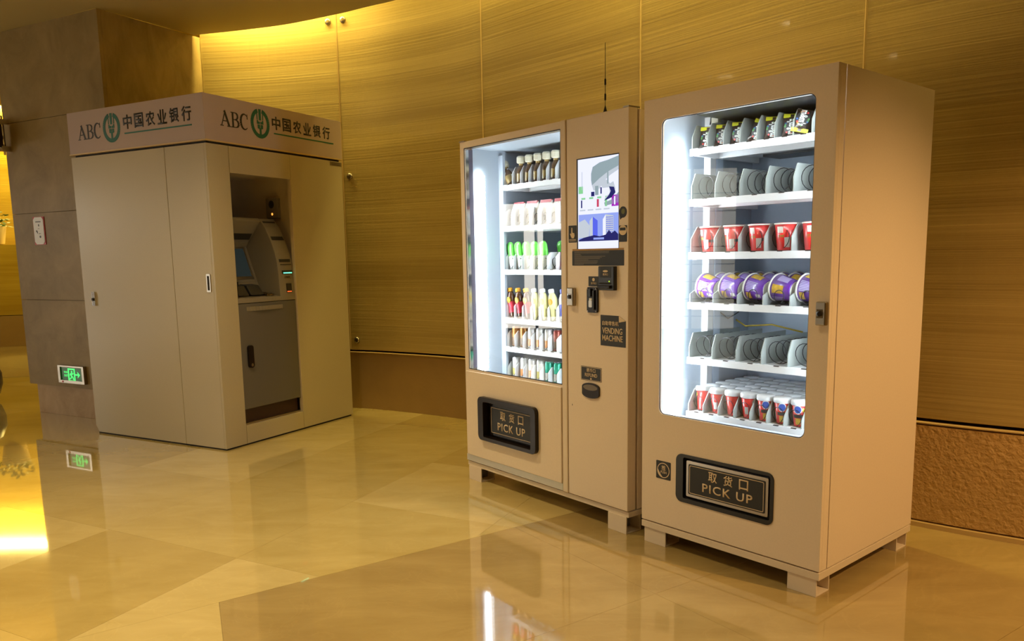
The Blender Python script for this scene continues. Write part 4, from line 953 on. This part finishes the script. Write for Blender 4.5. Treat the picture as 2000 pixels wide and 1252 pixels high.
for k in range(9):
    x = RX0+.006+(k+.5)*.080+.004
    for j in range(6):
        lab = 'red snack cup with white lid on the bottom shelf, lane %s from left, %s' % (['one', 'two', 'three', 'four', 'five', 'six', 'seven', 'eight', 'nine'][k], ['front row', 'second row', 'third row', 'fourth row', 'fifth row', 'back row'][j])
        if k == 0 and j == 0: lab = 'red snack cup leaning over at the left end of the bottom shelf front row'
        sp.append((x, RY+.058+j*.078, RZ[5]+.003, R(6) if (k == 0 and j == 0) else 0, R(-7) if (k == 0 and j == 0) else 0, tw[k]+(rr.uniform(-2, 2) if j else 0), lab))
family(snack_cup, sp, RM, 'snack cup', 'red snack cups on the bottom shelf')

# drinks in the middle machine
def lx(k): return MX0+.006+(k+.5)*.0735
def coffee_bottle():
    e = empty('coffee_bottle', (0, 0, 0))
    MB().lathe([(.020, 0), (.026, .004), (.026, .060), (.022, .080), (.013, .102)], seg=20).build('body', PR['cofd'], e)
    MB().lathe([(.0265, .012), (.0265, .058)], seg=20, cap=False).build('label_band', PR['coffee'], e); MB().lathe([(.013, .100), (.014, .112), (.012, .116)], seg=16).build('neck', PR['coffee'], e)
    MB().lathe([(.020, .112), (.0255, .118), (.0255, .145), (.019, .153), (.002, .154)], seg=8, smooth=False).build('cap', PR['cap_cream'], e); return e
sp = [(lx(k)+(0 if k else -.004), MY+.040, MZ[0]+.003, R(4), R(6) if k else R(-28), 0, ('cream capped brown coffee bottle, %s lane on the top shelf' % ORD(k)) if k else 'cream capped brown coffee bottle toppled against the left end of the top shelf') for k in range(9)]
family(coffee_bottle, sp, MM, 'bottle', 'coffee bottles on the top drinks shelf')
def carton():
    e = empty('milk_bag', (0, 0, 0)); MB().add([(-.052, -.018, 0), (.052, -.018, 0), (.052, .018, 0), (-.052, .018, 0), (-.055, -.022, .06), (.055, -.022, .06), (.055, .022, .06), (-.055, .022, .06), (-.050, -.003, .128), (.050, -.003, .128), (.050, .003, .128), (-.050, .003, .128)],
        [(0, 3, 2, 1), (0, 1, 5, 4), (1, 2, 6, 5), (2, 3, 7, 6), (3, 0, 4, 7), (4, 5, 9, 8), (5, 6, 10, 9), (6, 7, 11, 10), (7, 4, 8, 11), (8, 9, 10, 11)]).build('bag', PR['milk'], e, .004)
    MB().box(-.045, .045, -.006, .006, .118, .134).build('top_seal', PR['pink'], e); MB().box(.012, .022, -.0225, -.020, .02, .05).build('dark_print', M['black'], e); return e
sp = [(MX0+.07+k*.118, MY+.055, MZ[1]+.003, R(-4), 0, 0, 'white snack bag with red seal, %s from the left on the second drinks shelf' % ORD(k)) for k in range(6)]
family(carton, sp, MM, 'snack bag', 'white bags on the second drinks shelf')
def pouch():
    e = empty('drink_pouch', (0, 0, 0)); g = MB(); h = .155
    rings = [(.024, .015, 0), (.026, .016, .03), (.028, .014, .08)]; g.add(sum([[(rx_*math.cos(R(a)), ry_*math.sin(R(a)), z) for a in range(0, 360, 30)] for rx_, ry_, z in rings], []), [(k*12+i, k*12+(i+1) % 12, (k+1)*12+(i+1) % 12, (k+1)*12+i) for k in range(2) for i in range(12)]+[tuple(range(12))[::-1]], 0, True); g.build('clear_bottom', PR['clearp'], e)
    g = MB(); rings = [(.0285, .0145, .075), (.032, .016, .10), (.033, .014, .135), (.024, .008, .152), (.006, .003, .157)]; g.add(sum([[(rx_*math.cos(R(a)), ry_*math.sin(R(a)), z) for a in range(0, 360, 30)] for rx_, ry_, z in rings], []), [(k*12+i, k*12+(i+1) % 12, (k+1)*12+(i+1) % 12, (k+1)*12+i) for k in range(4) for i in range(12)]+[tuple(range(48, 60))], 0, True); g.build('green_top', PR['pouch'], e); return e
sp = [(lx(k)-.010, MY+.042+(.07 if k == 5 else 0), MZ[2]+.003, R(3), R(-10), 0, 'green topped clear pouch, %s lane on the third drinks shelf' % ORD(k)) for k in range(6)]
family(pouch, sp, MM, 'pouch', 'green pouches on the third drinks shelf')
def silver_bag():
    e = empty('silver_bag', (0, 0, 0)); MB().lathe([(.020, 0), (.026, .02), (.026, .10), (.010, .118)], seg=16).build('body', PR['pink'], e); MB().lathe([(.010, .112), (.034, .124), (.030, .136), (.004, .140)], seg=14).build('foil_top', PR['silver'], e); return e
family(silver_bag, [(lx(k)+.002, MY+.035, MZ[2]+.003, 0, R(8), 0, 'silver topped red drink, %s lane on the third drinks shelf' % ORD(k)) for k in (6, 7, 8)], MM, 'drink', 'silver topped drinks on the third drinks shelf')
def bottle(capm, bodym, labm, nm, badge=None):
    def f():
        e = empty(nm, (0, 0, 0)); MB().lathe([(.020, 0), (.027, .005), (.027, .03), (.024, .06), (.027, .095), (.026, .12), (.018, .145), (.012, .155)], seg=22).build('body', bodym, e)
        MB().lathe([(.0275, .030), (.0248, .060), (.0275, .094)], seg=22, cap=False).build('sleeve', labm, e)
        MB().lathe([(.015, .153), (.0165, .156), (.0165, .172), (.013, .176), (.002, .1765)], seg=18).build('cap', capm, e)
        if badge: MB().prism(ell(.004, .105, .013, .018, 20), -.0285, -.020, 'F').build('badge', badge, e)
        return e
    return f
family(bottle(PR['orange'], PR['tea'], PR['redl'], 'tea_bottle', PR['gold']), [(lx(k)-.004, MY+.040, MZ[3]+.003, R(2), R(-12), 0, 'dark tea bottle with orange cap, %s lane on the fourth drinks shelf' % ORD(k)) for k in (0, 1, 2)], MM, 'bottle', 'tea bottles on the fourth drinks shelf')
family(bottle(PR['wcap'], PR['lemon'], PR['lemon'], 'juice_bottle', PR['orange']), [(lx(k)-.004, MY+.040, MZ[3]+.003, R(2), R(-12), 0, 'pale yellow juice bottle with white cap, %s lane on the fourth drinks shelf' % ORD(k)) for k in (3, 4, 5)], MM, 'bottle', 'juice bottles on the fourth drinks shelf')
family(bottle(PR['bluec'], PR['canw'], PR['bluec'], 'soda_bottle'), [(lx(k)-.002, MY+.040, MZ[3]+.003, R(2), R(-5), 0, 'blue and white drink bottle, %s lane on the fourth drinks shelf' % ORD(k)) for k in (6, 7, 8)], MM, 'bottle', 'blue bottles on the fourth drinks shelf')
def can(m1, m2, nm, h=.118, r=.0255):
    def f():
        e = empty(nm, (0, 0, 0)); MB().lathe([(r-.006, 0), (r, .006), (r, h-.010), (r-.004, h-.002)], seg=24).build('body', m1, e)
        MB().lathe([(r+.0004, .012), (r+.0004, h*.45)], seg=24, cap=False).build('lower_print', m2, e)
        MB().lathe([(r-.004, h-.002), (r-.003, h), (r-.005, h), (r-.006, h-.003)], seg=24).build('top_rim', PR['silver'], e); return e
    return f
def row5(ks, m1, m2, nm, word, zz, shelf, grp): 
    family(can(m1, m2, nm), [(lx(k)+.002, MY+.045, zz+.003, 0, 0, k*.7, '%s can, %s lane on the %s drinks shelf' % (word, ORD(k), shelf)) for k in ks], MM, 'can', grp)
row5((0, 1), PR['cand'], PR['cofd'], 'drink_can', 'orange brown', MZ[4], 'fifth', 'cans on the fifth drinks shelf')
row5((2, 3, 4), PR['canw'], PR['cano'], 'drink_can', 'white and orange', MZ[4], 'fifth', 'cans on the fifth drinks shelf')
row5((5, 6, 7, 8), PR['canr'], PR['cofd'], 'drink_can', 'maroon', MZ[4], 'fifth', 'cans on the fifth drinks shelf')
row5((0, 3), PR['canw'], PR['cany'], 'drink_can', 'white and yellow', MZ[5], 'bottom', 'cans on the bottom drinks shelf')
row5((1, 2), PR['canw'], PR['cano'], 'drink_can', 'white and coral', MZ[5], 'bottom', 'cans on the bottom drinks shelf')
row5((4, 5, 6, 7), PR['cang'], PR['canw'], 'drink_can', 'teal and white', MZ[5], 'bottom', 'cans on the bottom drinks shelf')
